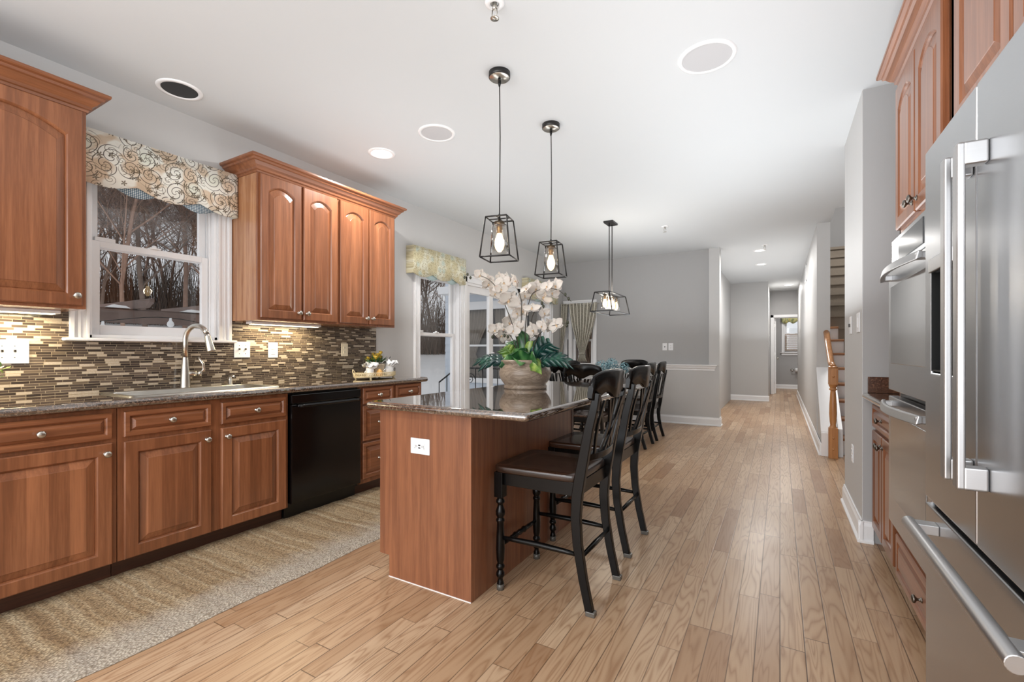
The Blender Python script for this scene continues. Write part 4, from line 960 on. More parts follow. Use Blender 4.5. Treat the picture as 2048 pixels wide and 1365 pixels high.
# ------------------------------------------------------------------ chairs (local frame: sitter faces -x, width along y)
def make_chair(name, label, cat, group, seat_z, top_z, bar=True):
    s1 = seat_z / .61; s2 = (top_z - seat_z) / (1.085 - .61)
    Z = lambda z: z * s1 if z <= .61 else seat_z + (z - .61) * s2
    c = empty(name, label, cat, (0, 0, 0), 0, group)
    m = MB(); R = []
    for (z, k) in ((Z(.577), .985), (Z(.582), 1.0), (Z(.604), 1.0), (Z(.61), .985)):
        P = []
        for i in range(40):
            a = 2 * PI * i / 40; ca, sa = math.cos(a), math.sin(a); e = .2
            x = -.025 + .222 * k * math.copysign(abs(ca) ** e, ca); hw = .222 - .02 * (x + .247) / .45
            P.append((x, hw * k * math.copysign(abs(sa) ** e, sa), z))
        R.append(P)
    top = R[-1]; R.append([(-.025 + (x + .025) * .7, y * .7, Z(.61) - .007) for x, y, z in top]); R.append([(-.025 + (x + .025) * .3, y * .3, Z(.61) - .009) for x, y, z in top])
    m.rings(R); m.build('seat', M['seat'], c)
    # rear legs run up into the back posts
    prof = [(.252, 0), (.218, .15), (.192, .30), (.184, .42), (.190, .52), (.205, .61), (.222, .70), (.245, .82), (.270, .92), (.284, .985)]
    for s in (-1, 1):
        m = MB(); m.sweep([(x, s * .190, Z(z)) for x, z in prof], [.036, .038, .042, .046, .050, .050, .046, .042, .038, .030], .030)
        l = m.build('rear_leg', M['black'], c, .004)
        t = MB(); t.box(.232, .275, s * .190 - .017, s * .190 + .017, 0, .022); t.build('leg_tip', M['tip'], l, .003) if bar else None
        for z in (.90, .955):
            k = MB(); k.lathe([(.005, 0), (.005, .002), (0, .003)], (0, 0, 0), 10, 'x'); xx = .245 + (z - .82) * .25 + .021
            k.v = [(a + xx, b + s * .190, q + Z(z)) for a, b, q in k.v]; k.build('screw', M['dark'], l)
    # turned front legs
    for s in (-1, 1):
        y = s * .195; x = -.212; m = MB(); m.box(x - .023, x + .023, y - .023, y + .023, Z(.455), Z(.578))
        tp = [(.021, .455), (.014, .448), (.021, .438), (.022, .428), (.013, .418), (.016, .405), (.023, .385), (.023, .368), (.015, .352), (.021, .344), (.021, .336), (.017, .328), (.020, .26), (.022, .20), (.019, .145), (.014, .128), (.021, .118), (.021, .108), (.012, .098), (.020, .084), (.021, .070), (.012, .055), (.013, .045), (.017, .035), (.017, 0)]
        m.lathe([(r, Z(z)) for r, z in tp], (x, y, 0), 20); l = m.build('front_leg', M['black'], c, .002)
        if bar: t = MB(); t.lathe([(.0185, .0), (.0185, .028), (.017, .028)], (x, y, 0), 16); t.build('leg_tip', M['tip'], l)
    m = MB(); m.box(-.205, .185, -.198, -.178, Z(.515), Z(.578)); m.box(-.205, .185, .178, .198, Z(.515), Z(.578)); m.box(-.222, -.202, -.175, .175, Z(.515), Z(.578)); m.box(.178, .198, -.178, .178, Z(.515), Z(.578))
    m.build('apron', M['black'], c, .002)
    q = .255 if bar else .18
    for s in (-1, 1):
        m = MB(); m.tube([(-.21, s * .195, q), (-.13, s * .194, q + .003), (0, s * .192, q + .005), (.12, s * .191, q + .003), (.2, s * .190, q)], [.009, .012, .0135, .012, .009], 10); m.build('side_stretcher', M['black'], c)
    m = MB(); z = (.215 if bar else .25); m.tube([(-.212, -.19, z), (-.212, -.10, z), (-.212, -.06, z), (-.212, -.045, z), (-.212, -.03, z), (-.212, 0, z), (-.212, .03, z), (-.212, .045, z), (-.212, .06, z), (-.212, .10, z), (-.212, .19, z)], [.009, .012, .012, .017, .011, .015, .011, .017, .012, .012, .009], 10); m.build('front_stretcher', M['black'], c)
    m = MB(); z = q - .01; m.tube([(.205, -.19, z), (.205, 0, z), (.205, .19, z)], [.009, .013, .009], 10); m.build('rear_stretcher', M['black'], c)
    # crest rail: curved board with rounded ends and a scalloped lower edge
    m = MB(); n = 28; R = []
    for i in range(n + 1):
        t = -1 + 2 * i / n; y = .222 * t; bow = .045 * (1 - t * t); x = .258 + bow
        zt = 1.085 - .038 * abs(t) ** 4; zb = .968 - .017 * math.cos(2 * PI * t)
        if abs(t) > .97: zt -= .03; zb += .012
        R.append([(x - .011, y, Z(zb)), (x + .011, y, Z(zb)), (x + .018, y, Z(zt - .01)), (x + .012, y, Z(zt)), (x, y, Z(zt)), (x - .006, y, Z(zt - .01))])
    m.rings(R, smooth=True); m.build('crest_rail', M['black'], c)
    m = MB(); R = []
    for i in range(15):
        t = -1 + 2 * i / 14; x = .222 + .030 * (1 - t * t); R.append([(x - .010, .178 * t, Z(.675)), (x + .012, .178 * t, Z(.675)), (x + .016, .178 * t, Z(.705)), (x - .006, .178 * t, Z(.715))])
    m.rings(R, smooth=False); m.build('lower_back_rail', M['black'], c, .002)
    for b, tt, bow in ((-.125, -.135, -.02), (-.075, -.045, .028), (-.035, .085, 0), (.035, -.085, 0), (.075, .045, -.028), (.125, .135, .02)):
        m = MB(); R = []
        for i in range(13):
            t = i / 12; y = b + (tt - b) * t + bow * math.sin(PI * t); z = .70 + .25 * t; yy = y / .2
            x = .236 + .055 * t + .022 * (1 - yy * yy) + (.006 if b in (-.035,) else 0) - .004
            w = .0105; R.append([(x - .005, y - w, Z(z)), (x + .005, y - w, Z(z)), (x + .005, y + w, Z(z)), (x - .005, y + w, Z(z))])
        m.rings(R, smooth=False); m.build('back_slat', M['black'], c, .0015)
    return c
stool = make_chair('counter_stool', 'black counter stool with dark wood seat, nearer of two at the island', 'stool', 'stools at the island', .61, 1.085)
stool.location = (-.975, 2.13, 0)
s2 = copy_tree(stool); s2.location = (-1.0, 2.79, 0); s2['label'] = 'black counter stool with dark wood seat, farther of two at the island'
ch = make_chair('dining_chair', 'black dining chair at the near end of the table with its back to the island', 'chair', 'black chairs around the dining table', .47, 1.03, False)
ch.location = (-1.83, 4.93, 0); ch.rotation_euler = (0, 0, -RL)
ch.rotation_euler = (0, 0, -PI / 2)
for (x, y, rz, lab) in ((-1.63, 5.72, 0, 'black dining chair on the right side of the table, nearer of two'), (-1.63, 6.32, 0, 'black dining chair on the right side of the table, farther of two'),
        (-2.30, 5.62, PI, 'black dining chair on the window side of the table, nearer of two'), (-2.30, 6.22, PI, 'black dining chair on the window side of the table, farther of two'),
        (-1.99, 7.03, PI / 2, 'black dining chair at the far end of the table, its back lit yellow')):
    k = copy_tree(ch); k.location = (x, y, 0); k.rotation_euler = (0, 0, rz); k['label'] = lab
# dining table
tb = empty('dining_table', 'dark wood dining table beyond the island, ringed by black chairs', 'table', (-1.96, 6.0, 0))
m = MB(); m.box(-.42, .42, -.95, .95, .73, .762); m.build('tabletop', M['seat'], tb, .008)
m = MB(); m.box(-.35, .35, -.86, .86, .65, .73); m.build('apron', M['black'], tb, .003)
for sx in (-1, 1):
    for sy in (-1, 1):
        m = MB(); m.box(sx * .33 - .04, sx * .33 + .04, sy * .84 - .04, sy * .84 + .04, .52, .73); m.lathe([(.037, .52), (.028, .50), (.038, .48), (.03, .45), (.038, .36), (.03, .18), (.036, .12), (.022, .09), (.028, .0)], (sx * .33, sy * .84, 0), 16); m.build('leg', M['black'], tb, .002)
# hydrangea centrepiece
hy = empty('hydrangea_centerpiece', 'blue artificial hydrangea arrangement in the middle of the dining table', 'flowers', (-1.93, 5.9, .762))
m = MB(); m.lathe([(.05, 0), (.075, .03), (.08, .08), (.06, .11), (.055, .11)], (0, 0, 0), 20); m.build('bowl', M['ceramic'], hy)
rnd = random.Random(4)
for hx, hyy, hz, rr_ in ((-.12, 0, .20, .085), (.04, -.04, .225, .09), (.18, .03, .18, .075), (.0, .12, .20, .08), (-.02, -.14, .18, .075)):
    m = MB()
    for i in range(190):
        d = Vector((rnd.gauss(0, 1), rnd.gauss(0, 1), rnd.gauss(.2, 1))).normalized(); p = Vector((hx, hyy, hz)) + d * rr_ * rnd.uniform(.8, 1.05)
        a = d.cross(Vector((.3, .5, .8))).normalized(); b = d.cross(a); s = .0085
        for q in range(4):
            an = q * PI / 2 + rnd.random(); u = a * math.cos(an) + b * math.sin(an); v = a * -math.sin(an) + b * math.cos(an)
            m.add([p, p + u * s * .6 + v * s * .5, p + u * s * 1.3 + d * .003, p + u * s * .6 - v * s * .5], [(0, 1, 2, 3)])
    m.build('flower_head', M['hydrangea'], hy)
m = MB()
for i in range(26):
    a = rnd.uniform(0, 6.28); p = Vector((0, 0, .1)); d = Vector((math.cos(a), math.sin(a), rnd.uniform(.0, .35))).normalized(); L = rnd.uniform(.15, .24); sd_ = d.cross(Vector((0, 0, 1))).normalized() * .022
    q = p + d * L * .5; m.add([p, q + sd_, p + d * L, q - sd_], [(0, 1, 2, 3)])
m.build('leaves', M['leaf'], hy, solid=.001)

# ------------------------------------------------------------------ lantern pendants and chandelier
def frame_bars(m, a0, a1, b0, b1, z0, z1, t):
    """trapezoid cage: half sizes (a0,b0) at the bottom z0, (a1,b1) at the top z1"""
    C0 = [(-a0, -b0, z0), (a0, -b0, z0), (a0, b0, z0), (-a0, b0, z0)]; C1 = [(-a1, -b1, z1), (a1, -b1, z1), (a1, b1, z1), (-a1, b1, z1)]
    for i in range(4):
        j = (i + 1) % 4
        for p, q in ((C0[i], C0[j]), (C1[i], C1[j]), (C0[i], C1[i])): m.tube([p, q], t, 4)
def bulb(e, x, y, z, s=1.):
    k = MB(); k.lathe([(.017 * s, 0), (.017 * s, -.02 * s), (.013 * s, -.045 * s), (.013 * s, -.05 * s)], (x, y, z), 16); k.build('lamp_socket', M['brass'], e)
    b = MB(); b.lathe([(.013 * s, -.05 * s), (.018 * s, -.065 * s), (.027 * s, -.095 * s), (.029 * s, -.115 * s), (.022 * s, -.14 * s), (.010 * s, -.155 * s), (0, -.158 * s)], (x, y, z), 20, caps=False); b.build('bulb', M['bulb'], e)
def pendant(x, y, rz, label):
    e = empty('pendant_light', label, 'pendant light', (x, y, 0), rz, 'pendants over the island')
    c = MB(); c.lathe([(.062, CZ), (.062, CZ - .028), (.058, CZ - .03)], (0, 0, 0), 36); c.build('canopy', M['black_metal'], e)
    c = MB(); c.lathe([(.058, CZ - .0295), (.058, CZ - .032), (0, CZ - .032)], (0, 0, 0), 36); c.build('canopy_plate', M['nickel'], e)
    c = MB(); c.tube([(0, 0, CZ - .03), (.004, 0, 2.4), (0, 0, 1.935)], .0032, 8); c.lathe([(.009, CZ - .032), (.009, CZ - .06), (.004, CZ - .08)], (0, 0, 0), 12); c.lathe([(.006, 1.93), (.006, 1.955), (.003, 1.96)], (0, 0, 0), 10); c.build('cord', M['black'], e)
    f = MB(); frame_bars(f, .088, .063, .088, .063, 1.70, 1.93, .0048); f.tube([(-.063, 0, 1.93), (.063, 0, 1.93)], .004, 4); f.tube([(0, -.063, 1.93), (0, .063, 1.93)], .004, 4); f.build('lantern_frame', M['black_metal'], e)
    h = MB(); h.lathe([(.008, 1.93), (.008, 1.915), (.030, 1.912), (.032, 1.895), (.024, 1.893)], (0, 0, 0), 24); h.build('holder', M['bronze'], e)
    g = MB(); g.lathe([(.026, 1.893), (.05, 1.890), (.05, 1.735), (.048, 1.735), (.048, 1.888)], (0, 0, 0), 36, caps=False); g.build('glass_cylinder', M['glass_lamp'], e)
    bulb(e, 0, 0, 1.895)
    light('POINT', (x, y, 1.79), 4.5, (1, .82, .6), .035, name='pendant_lamp')
pendant(-1.397, 2.267, math.radians(13), 'black lantern pendant with a glass cylinder and glowing bulb, nearer of two')
pendant(-1.401, 2.967, math.radians(6), 'black lantern pendant with a glass cylinder and glowing bulb, farther of two')
e = empty('chandelier', 'long black lantern chandelier with four bulbs over the dining table', 'chandelier', (-1.825, 5.60, 0), 0)
m = MB(); m.box(-.06, .06, -.10, .10, CZ - .022, CZ); m.build('canopy', M['black_metal'], e, .002)
m = MB(); m.tube([(0, -.055, CZ - .02), (0, -.055, 1.87)], .006, 8); m.tube([(0, .055, CZ - .02), (0, .055, 1.87)], .006, 8); m.build('rod', M['black_metal'], e)
m = MB(); frame_bars(m, .135, .09, .36, .33, 1.64, 1.87, .007); m.box(-.008, .008, -.33, .33, 1.865, 1.875); m.build('lantern_frame', M['black_metal'], e)
for k in range(4):
    y = -.22 + k * .147
    h = MB(); h.lathe([(.006, 1.87), (.006, 1.855), (.026, 1.852), (.026, 1.84)], (0, y, 0), 16); h.build('holder', M['bronze'], e)
    g = MB(); g.lathe([(.024, 1.84), (.045, 1.838), (.045, 1.69), (.043, 1.69), (.043, 1.836)], (0, y, 0), 24, caps=False); g.build('glass_cylinder', M['glass_lamp'], e)
    bulb(e, 0, y, 1.842, .95)
light('POINT', (-1.825, 5.60, 1.76), 16, (1, .9, .76), .12, name='chandelier_lamp')

# ------------------------------------------------------------------ orchids in the wooden pot
VX, VY, VZ = -1.545, 2.85, .908
m = MB(); m.lathe([(.146, 0), (.150, .004), (.151, .018), (.143, .026), (.150, .034), (.168, .06), (.181, .09), (.182, .115), (.172, .145), (.158, .163), (.155, .170), (.165, .178), (.169, .188), (.166, .198), (.155, .200), (.148, .190), (.145, .14), (0, .13)], (VX, VY, VZ), 64)
tag(m.build('flower_pot', M['pot']), 'round weathered wooden pot holding the orchids on the island', 'pot')
oc = empty('orchid_arrangement', 'white artificial orchids with large green leaves in the wooden pot', 'flowers', (VX, VY, VZ + .15))
def W2L(x, z, y=2.85): return Vector((x * y / 2.62 - VX, y - VY, 1.17 + (z - 1.17) * y / 2.62 - (VZ + .15)))
S = 2.85 / 2.62
def petal(m, c, dirv, nrm, L, wd, cup=.25):
    side = nrm.cross(dirv).normalized(); R = []
    for i in range(7):
        t = i / 6; w = wd * (math.sin(PI * (.08 + .92 * t) ** .8) ** .7 if t < 1 else .05) * (1 if t < 1 else 1)
        row = []
        for j in range(5):
            u = -1 + j / 2; row.append(tuple(c + dirv * L * t + side * w * u * .5 + nrm * (cup * L * (t * t * .5 - .1) - .10 * L * abs(u) * 0 + .08 * L * u * u)))
        R.append(row)
    m.rings(R, closed=False, caps=False)
rnd = random.Random(21)
def blossom(c, size, nrm, roll):
    nrm = nrm.normalized(); a = nrm.cross(Vector((0, 0, 1))).normalized(); b = a.cross(nrm).normalized(); m = MB()
    def D(deg): r = math.radians(deg) + roll; return a * math.cos(r) + b * math.sin(r)
    for g in (90, 215, 325): petal(m, c - nrm * .003, D(g), nrm, size * .95, size * .68)
    for g in (12, 168): petal(m, c + nrm * .002, D(g), nrm, size, size * 1.12)
    o = m.build('blossom', M['petal'], oc, solid=.0008)
    l = MB(); petal(l, c + nrm * .004, D(270), nrm, size * .28, size * .22, -.6); l.tube([tuple(c + nrm * .002), tuple(c + nrm * size * .25)], [size * .08, size * .03], 6); l.build('blossom_lip', M['petal_c'], o)
B = [(-1.77, 1.685), (-1.701, 1.649), (-1.65, 1.601), (-1.61, 1.655), (-1.549, 1.647), (-1.603, 1.578), (-1.488, 1.626), (-1.65, 1.551), (-1.541, 1.502), (-1.58, 1.62), (-1.41, 1.565), (-1.342, 1.561), (-1.264, 1.571), (-1.203, 1.57), (-1.292, 1.504), (-1.425, 1.525), (-1.432, 1.425), (-1.477, 1.414), (-1.371, 1.438), (-1.285, 1.406), (-1.541, 1.351), (-1.579, 1.312), (-1.65, 1.307), (-1.477, 1.323), (-1.299, 1.325), (-1.244, 1.329), (-1.199, 1.328), (-1.564, 1.256), (-1.51, 1.30), (-1.36, 1.30), (-1.70, 1.62), (-1.23, 1.53), (-1.60, 1.27)]
for i, (x, z) in enumerate(B):
    y = 2.85 + rnd.uniform(-.10, .10); c = W2L(x, z, y); big = i in (11, 8, 20, 14)
    n_ = Vector((.45 + rnd.uniform(-.9, .8), -.8 + rnd.uniform(-.4, .5), rnd.uniform(-.5, .5)))
    blossom(c, (.078 if big else .063) * rnd.uniform(.78, 1.12), n_, rnd.uniform(-.6, .6))
def stem(pts, r=.0035, nm='stem'):
    P = [W2L(x, z, y) for x, z, y in pts]; Q = []
    for i in range(len(P) - 1):
        p0, p1, p2, p3 = P[max(0, i - 1)], P[i], P[i + 1], P[min(len(P) - 1, i + 2)]
        for k in range(6):
            t = k / 6; Q.append(.5 * ((2 * p1) + (-p0 + p2) * t + (2 * p0 - 5 * p1 + 4 * p2 - p3) * t * t + (-p0 + 3 * p1 - 3 * p2 + p3) * t ** 3))
    Q.append(P[-1]); m = MB(); m.tube(Q, [r * (1 - .5 * i / len(Q)) for i in range(len(Q))], 6); m.build(nm, M['stem'], oc)
stem([(-1.45, 1.10, 2.85), (-1.50, 1.30, 2.83), (-1.57, 1.47, 2.82), (-1.62, 1.57, 2.80), (-1.70, 1.65, 2.79), (-1.80, 1.69, 2.78), (-1.885, 1.688, 2.78)])
stem([(-1.42, 1.10, 2.86), (-1.42, 1.30, 2.86), (-1.40, 1.45, 2.84), (-1.36, 1.54, 2.82), (-1.26, 1.56, 2.80), (-1.18, 1.54, 2.80), (-1.10, 1.47, 2.80)])
stem([(-1.44, 1.10, 2.88), (-1.45, 1.32, 2.88), (-1.45, 1.50, 2.88), (-1.50, 1.60, 2.86), (-1.56, 1.65, 2.85)])
stem([(-1.48, 1.10, 2.80), (-1.50, 1.22, 2.78), (-1.56, 1.29, 2.77), (-1.64, 1.29, 2.76), (-1.68, 1.26, 2.76)])
stem([(-1.38, 1.10, 2.82), (-1.34, 1.24, 2.80), (-1.27, 1.31, 2.79), (-1.17, 1.335, 2.78), (-1.115, 1.335, 2.78)])
stem([(-1.40, 1.10, 2.84), (-1.38, 1.35, 2.86), (-1.33, 1.44, 2.86), (-1.28, 1.43, 2.86)])
for x, z, y in ((-1.875, 1.70, 2.78), (-1.85, 1.675, 2.78), (-1.90, 1.68, 2.78), (-1.14, 1.515, 2.8), (-1.118, 1.488, 2.8), (-1.30, 1.47, 2.8), (-1.29, 1.45, 2.8), (-1.125, 1.345, 2.78), (-1.13, 1.325, 2.78), (-1.67, 1.262, 2.76), (-1.55, 1.262, 2.76), (-1.575, 1.27, 2.75), (-1.54, 1.53, 2.79)):
    p = W2L(x, z, y); m = MB(); m.lathe([(0, -.014), (.007, -.008), (.0095, 0), (.007, .009), (0, .014)], tuple(p), 10); m.build('bud', M['bud'], oc)
def leaf(base, tip, width, mat, lobes=0, droop=.04, nrm=None):
    base = Vector(base); tip = Vector(tip); d = tip - base; L = d.length; dn = d.normalized(); nr = (nrm or Vector((.45, -.8, .35))).normalized(); side = dn.cross(nr).normalized(); up = side.cross(dn).normalized(); m = MB()
    def P(t, u): return base + d * t + side * u * width + up * (-.10 * L * (u * u)) + Vector((0, 0, droop * math.sin(PI * t) - droop * t * t))
    if not lobes:
        R = []
        for i in range(11):
            t = i / 10; w = math.sin(PI * min(1, (.03 + t * .97)) ** .85) ** .8 if i < 10 else .02; R.append([tuple(P(t, w * u)) for u in (-1, -.5, 0, .5, 1)])
        m.rings(R, closed=False, caps=False)
    else:
        R = []
        for i in range(9): t = i / 8; w = .26 * math.sin(PI * (.1 + .88 * t)); R.append([tuple(P(t, w * u)) for u in (-1, 0, 1)])
        m.rings(R, closed=False, caps=False)
        for sgn in (-1, 1):
            for k in range(lobes):
                t0 = .06 + .86 * k / lobes; env = math.sin(PI * (.14 + .80 * (k + .5) / lobes)) ** .6; R = []
                for q in range(6):
                    s = q / 5; tw = (.86 / lobes) * (.49 if s < .85 else .33); tc = t0 + .43 / lobes + s * .13; u = sgn * (.1 + .9 * s * env); R.append([tuple(P(tc - tw, u)), tuple(P(tc, u + .01 * sgn)), tuple(P(tc + tw, u))])
                m.rings(R, closed=False, caps=False)
    m.build('leaf', mat, oc, solid=.0012)
b0 = (.02, 0, .0)
leaf(b0, W2L(-1.455, 1.34, 2.87), .055, M['leaf']); leaf((.04, -.02, 0), W2L(-1.37, 1.27, 2.84), .04, M['leaf_y'])
leaf((-.03, 0, 0), W2L(-1.53, 1.27, 2.84), .06, M['leaf'], 6); leaf((-.05, -.03, 0), W2L(-1.60, 1.22, 2.76), .06, M['leaf_y'], 5)
leaf((.06, -.03, 0), W2L(-1.22, 1.25, 2.78), .085, M['leaf_b'], 5); leaf((.08, -.05, .0), W2L(-1.10, 1.13, 2.76), .055, M['leaf_b'], 6)
leaf((-.08, -.04, 0), W2L(-1.82, 1.13, 2.76), .045, M['leaf_b'], 5); leaf((-.06, -.06, 0), W2L(-1.78, 1.09, 2.72), .035, M['leaf_b'], 4)
leaf((-.05, -.08, -.02), W2L(-1.62, 1.105, 2.70), .06, M['leaf']); leaf((.0, -.10, -.02), W2L(-1.46, 1.11, 2.66), .06, M['leaf']); leaf((.06, -.08, -.01), W2L(-1.33, 1.12, 2.68), .06, M['leaf'])
leaf((.05, -.09, .0), W2L(-1.30, 1.06, 2.68), .05, M['leaf_y']); leaf((.09, -.02, .0), W2L(-1.17, 1.17, 2.84), .05, M['leaf'], 5); leaf((-.02, .05, 0), W2L(-1.58, 1.16, 2.95), .07, M['leaf'])
leaf((.03, .06, 0), W2L(-1.28, 1.19, 2.98), .07, M['leaf']); leaf((-.08, .03, 0), W2L(-1.70, 1.14, 2.92), .05, M['leaf_b']); leaf((-.02, -.07, 0), W2L(-1.52, 1.18, 2.72), .05, M['leaf']); leaf((.03, -.07, 0), W2L(-1.40, 1.19, 2.74), .05, M['leaf'])
leaf((0, -.05, 0), W2L(-1.46, 1.22, 2.78), .05, M['leaf'])
m = MB(); m.lathe([(0, .0), (.14, -.008), (.145, -.02)], (0, 0, 0), 32); m.build('moss_bed', M['leaf'], oc)

# ------------------------------------------------------------------ tray and what stands on it
TX, TY, TZ = -3.20, 3.03, .912
tr = empty('serving_tray', 'cream pierced metal tray on small feet at the far end of the sink worktop', 'tray', (TX, TY, TZ), math.radians(8))
def ell(a, b, z, n=40): return [(b * math.cos(2 * PI * i / n), a * math.sin(2 * PI * i / n), z) for i in range(n)]
m = MB(); m.rings([ell(.245, .12, .022), ell(.25, .125, .026), ell(.245, .12, .030)]); m.build('tray_base', M['wicker'], tr)
m = MB()
for z in (.030, .062): 
    E_ = ell(.25, .125, z, 48); m.tube(E_ + [E_[0]], .003, 6, caps=False)
E0 = ell(.25, .125, .03, 64); E1 = ell(.25, .125, .062, 64)
for i in range(64): m.tube([E0[i], E1[(i + 1) % 64]], .0024, 4); m.tube([E0[i], E1[i - 1]], .0024, 4)
m.build('pierced_rim', M['wicker'], tr)
for s in (-1, 1):
    m = MB(); m.tube([(0, s * (.25 + .035 * math.sin(t * .35) * 1.0 + .01 * t / 4), .045 + .05 * math.sin(t * .42) * (1 if t < 9 else .6)) for t in range(12)], .0035, 8); m.build('tray_handle', M['wicker'] if s < 0 else M['pewter'], tr)
for a, b in ((.16, .08), (.16, -.08), (-.16, .08), (-.16, -.08)): m = MB(); m.lathe([(.009, .0105), (.011, .015), (.007, .023)], (b, a, 0), 12); m.build('foot', M['wicker'], tr)
zt = TZ + .030
def mug(y, x, label, r, h, mat, cat='mug', nm='mug'):
    e = empty(nm, label, cat, (x, y, zt)); m = MB(); m.lathe([(r * .75, 0), (r * .9, h * .1), (r, h * .5), (r * .95, h), (r * .9, h), (r * .9, h * .4), (0, h * .15)], (0, 0, 0), 28); m.build('cup', mat, e)
    m = MB(); m.tube([(-.0, -r * .95 - .018 * math.sin(PI * t / 8) * 1.3, h * .25 + h * .5 * t / 8) for t in range(9)], .004, 8); m.build('cup_handle', mat, e); return e
e = mug(2.93, -3.16, 'white ceramic mug with a ruffled white napkin at the left of the tray', .036, .075, M['ceramic'])
def napkin(e, h, seed, mat):
    r_ = random.Random(seed)
    for k in range(5):
        a = r_.uniform(0, 6.28); R = []; L = r_.uniform(.06, .09)
        for i in range(6):
            t = i / 5; c_ = Vector((math.cos(a) * L * t, math.sin(a) * L * t * 1.2, h + .035 * math.sin(PI * t * .8) + .012 * math.sin(t * 9 + a))); sd2 = Vector((-math.sin(a), math.cos(a), .3)) * (.012 + .035 * math.sin(PI * (.15 + .8 * t)))
            R.append([tuple(c_ - sd2), tuple(c_ + Vector((0, 0, .012))), tuple(c_ + sd2)])
        m = MB(); m.rings(R, closed=False, caps=False); m.build('napkin_fold', mat, e, solid=.0015)
napkin(e, .07, 3, M['ceramic'])
e = empty('honey_dipper_jar', 'small amber beehive shaped honey pot at the front of the tray', 'honey pot', (-3.115, 3.0, zt)); m = MB()
m.lathe([(.024, 0), (.03, .006), (.028, .014), (.031, .02), (.028, .028), (.029, .034), (.024, .042), (.024, .047), (.016, .054), (.008, .058), (.01, .064), (0, .068)], (0, 0, 0), 24); m.build('jar', M['honey'], e)
e = empty('planter', 'tan square planter with yellow blooms and greenery on the tray', 'planter', (-3.225, 3.055, zt)); e.scale = (1.25, 1.25, 1.25); m = MB()
R = [[(s * a, t * a, z) for s, t in ((-1, -1), (1, -1), (1, 1), (-1, 1))] for z, a in ((0, .038), (.085, .05))]; m.rings(R, smooth=False); m.build('pot', M['concrete'], e, .004)
rnd = random.Random(9)
for bx, by, bz, br_ in ((.01, -.01, .135, .036), (-.02, .06, .13, .024), (.0, -.075, .12, .02), (.02, .03, .165, .018)):
    m = MB()
    for i in range(46):
        d = Vector((rnd.gauss(0, 1), rnd.gauss(0, 1), rnd.gauss(.3, 1))).normalized(); p = Vector((bx, by, bz)) + d * br_ * .55; a = d.cross(Vector((.2, .4, .9))).normalized() * br_ * .3
        q = p + d * br_ * .3; m.add([p, q + a, p + d * br_ * .6, q - a], [(0, 1, 2, 3)])
    m.lathe([(0, -br_ * .7), (br_ * .6, -br_ * .3), (br_ * .62, br_ * .2), (0, br_ * .6)], (bx, by, bz), 12); m.build('bloom', M['yellow'], e)
m = MB()
for i in range(70):
    a = rnd.uniform(0, 6.28); el = rnd.uniform(.2, 1.3); d = Vector((math.cos(a) * math.cos(el), math.sin(a) * math.cos(el) * 1.3, math.sin(el))); L = rnd.uniform(.05, .105); p = Vector((d.x * .02, d.y * .03, .08)); sdv = d.cross(Vector((0, 0, 1))).normalized() * .007; q = p + d * L * .55
    m.add([p, q + sdv, p + d * L, q - sdv], [(0, 1, 2, 3)])
m.build('foliage', M['leaf'], e)
e = mug(3.17, -3.17, 'white lidded ceramic jar with ruffled white trim at the right of the tray', .042, .085, M['ceramic'], 'jar', 'sugar_jar')
napkin(e, .085, 8, M['ceramic'])
m = MB(); m.lathe([(.04, .085), (.03, .12), (.012, .138), (.004, .142), (.006, .15), (0, .154)], (0, 0, 0), 24); m.build('lid', M['ceramic'], e); m = MB(); m.tube([(0, 0, .15), (.01, .012, .172)], .003, 6); m.build('lid_handle', M['dark'], e)
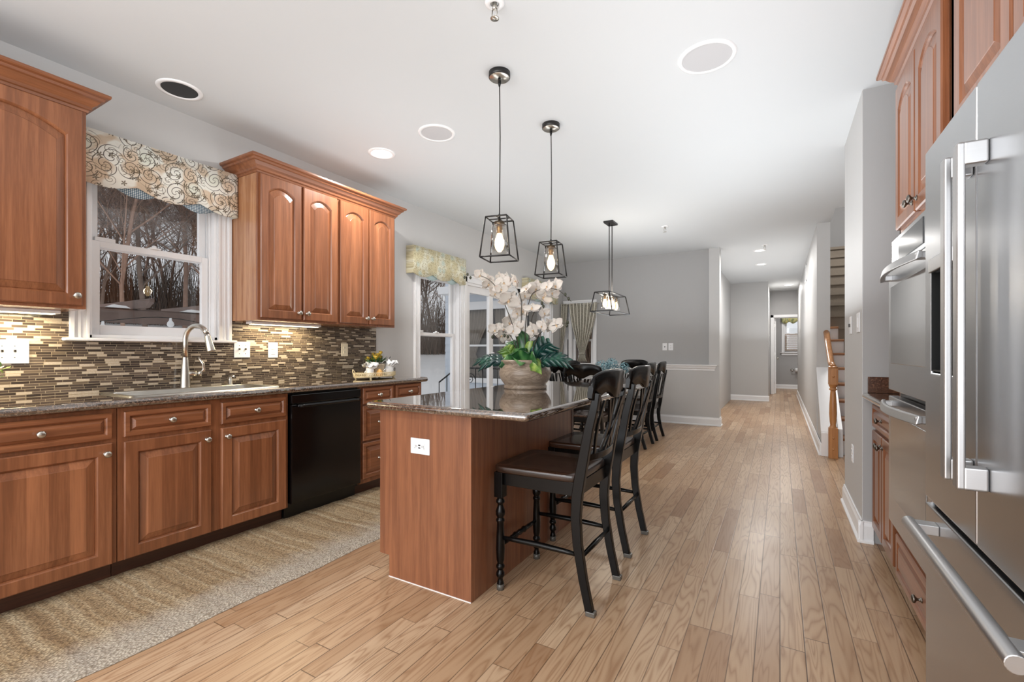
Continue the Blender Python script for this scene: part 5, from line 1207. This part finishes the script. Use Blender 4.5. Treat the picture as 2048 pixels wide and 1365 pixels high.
# green plant at the left end of the counter
e = empty('potted_plant', 'bright green leafy sprigs at the left edge in front of the backsplash', 'plant', (-3.24, .57, .922)); m = MB(); m.lathe([(.04, 0), (.055, .09), (.05, .09), (0, .08)], (0, 0, 0), 24); m.build('pot', M['ceramic'], e)
m = MB(); rnd = random.Random(12); 
for k in range(16):
    a = rnd.uniform(0, 6.28) if k > 4 else 1.4 + k * .12; el = rnd.uniform(.35, 1.2); d = Vector((math.cos(a) * math.cos(el), math.sin(a) * math.cos(el), math.sin(el) * .9)); L = rnd.uniform(.11, .19); m.tube([(0, 0, .07), tuple(Vector((0, 0, .07)) + d * L)], .0015, 4)
    for i in range(9):
        t = .3 + .7 * i / 8; p = Vector((0, 0, .07)) + d * L * t; b = Vector((rnd.gauss(0, 1), rnd.gauss(0, 1), rnd.gauss(.4, 1))).normalized(); w = b.cross(Vector((.3, .2, .9))).normalized() * .006; m.add([p, p + b * .014 + w, p + b * .028, p + b * .014 - w], [(0, 1, 2, 3)])
m.build('foliage', M['leaf_y'], e)

# ------------------------------------------------------------------ bathroom beyond the hall
e = empty('toilet_paper_holder', 'chrome holder with a white paper roll on the bathroom wall', 'toilet paper holder', (.42, 16.6, .58))
m = MB(); m.lathe([(.04, 0), (.04, .015), (.015, .02), (.015, .08)], (0, 0, 0), 16, 'y'); m.v = [(x - .10, -y, z) for x, y, z in m.v]; m.tube([(-.10, -.07, 0), (.12, -.07, 0)], .01, 8); m.build('bracket', M['nickel'], e)
m = MB(); m.lathe([(.02, -.04), (.06, -.04), (.06, .10), (.02, .10)], (.02, -.07, 0), 24, 'x'); m.build('paper_roll', M['ceramic'], e)
m = MB(); n = 24; R = [[(-.0 + .66 * i / n, -.02 * math.sin(i * 1.6), z if k < 2 else z - .07 * abs(math.sin(i * .42))) for i in range(n + 1)] for k, z in enumerate((0, -.12, -.2))]; m.rings(R, closed=False, caps=False)
e = empty('window_valance', 'green and yellow floral valance on the bathroom window', 'valance', (.04, 16.53, 2.27)); m.build('valance_fabric', leafm('floral_fabric', (120, 130, 84), (196, 196, 148), (214, 190, 96)), e, solid=.006)
m = MB()
for i in range(17): m.box(.13, .72, 16.575, 16.60, 1.17 + i * .031, 1.172 + i * .031 + .014)
tag(m.build('window_blind', simple('blind_slats', srgb(176, 156, 140), .6)), 'tan horizontal blind across the lower bathroom window', 'blind')
light('AREA', (.5, 15.4, 2.7), 14, (1, .98, .95), .5, None, (0, 0, 0), 'bathroom_lamp')
light('AREA', (1.1, 8.0, 5.1), 60, (1, .98, .95), .8, None, (0, 0, 0), 'stairwell_fill')  # added light, unseen, that brightens the stairwell
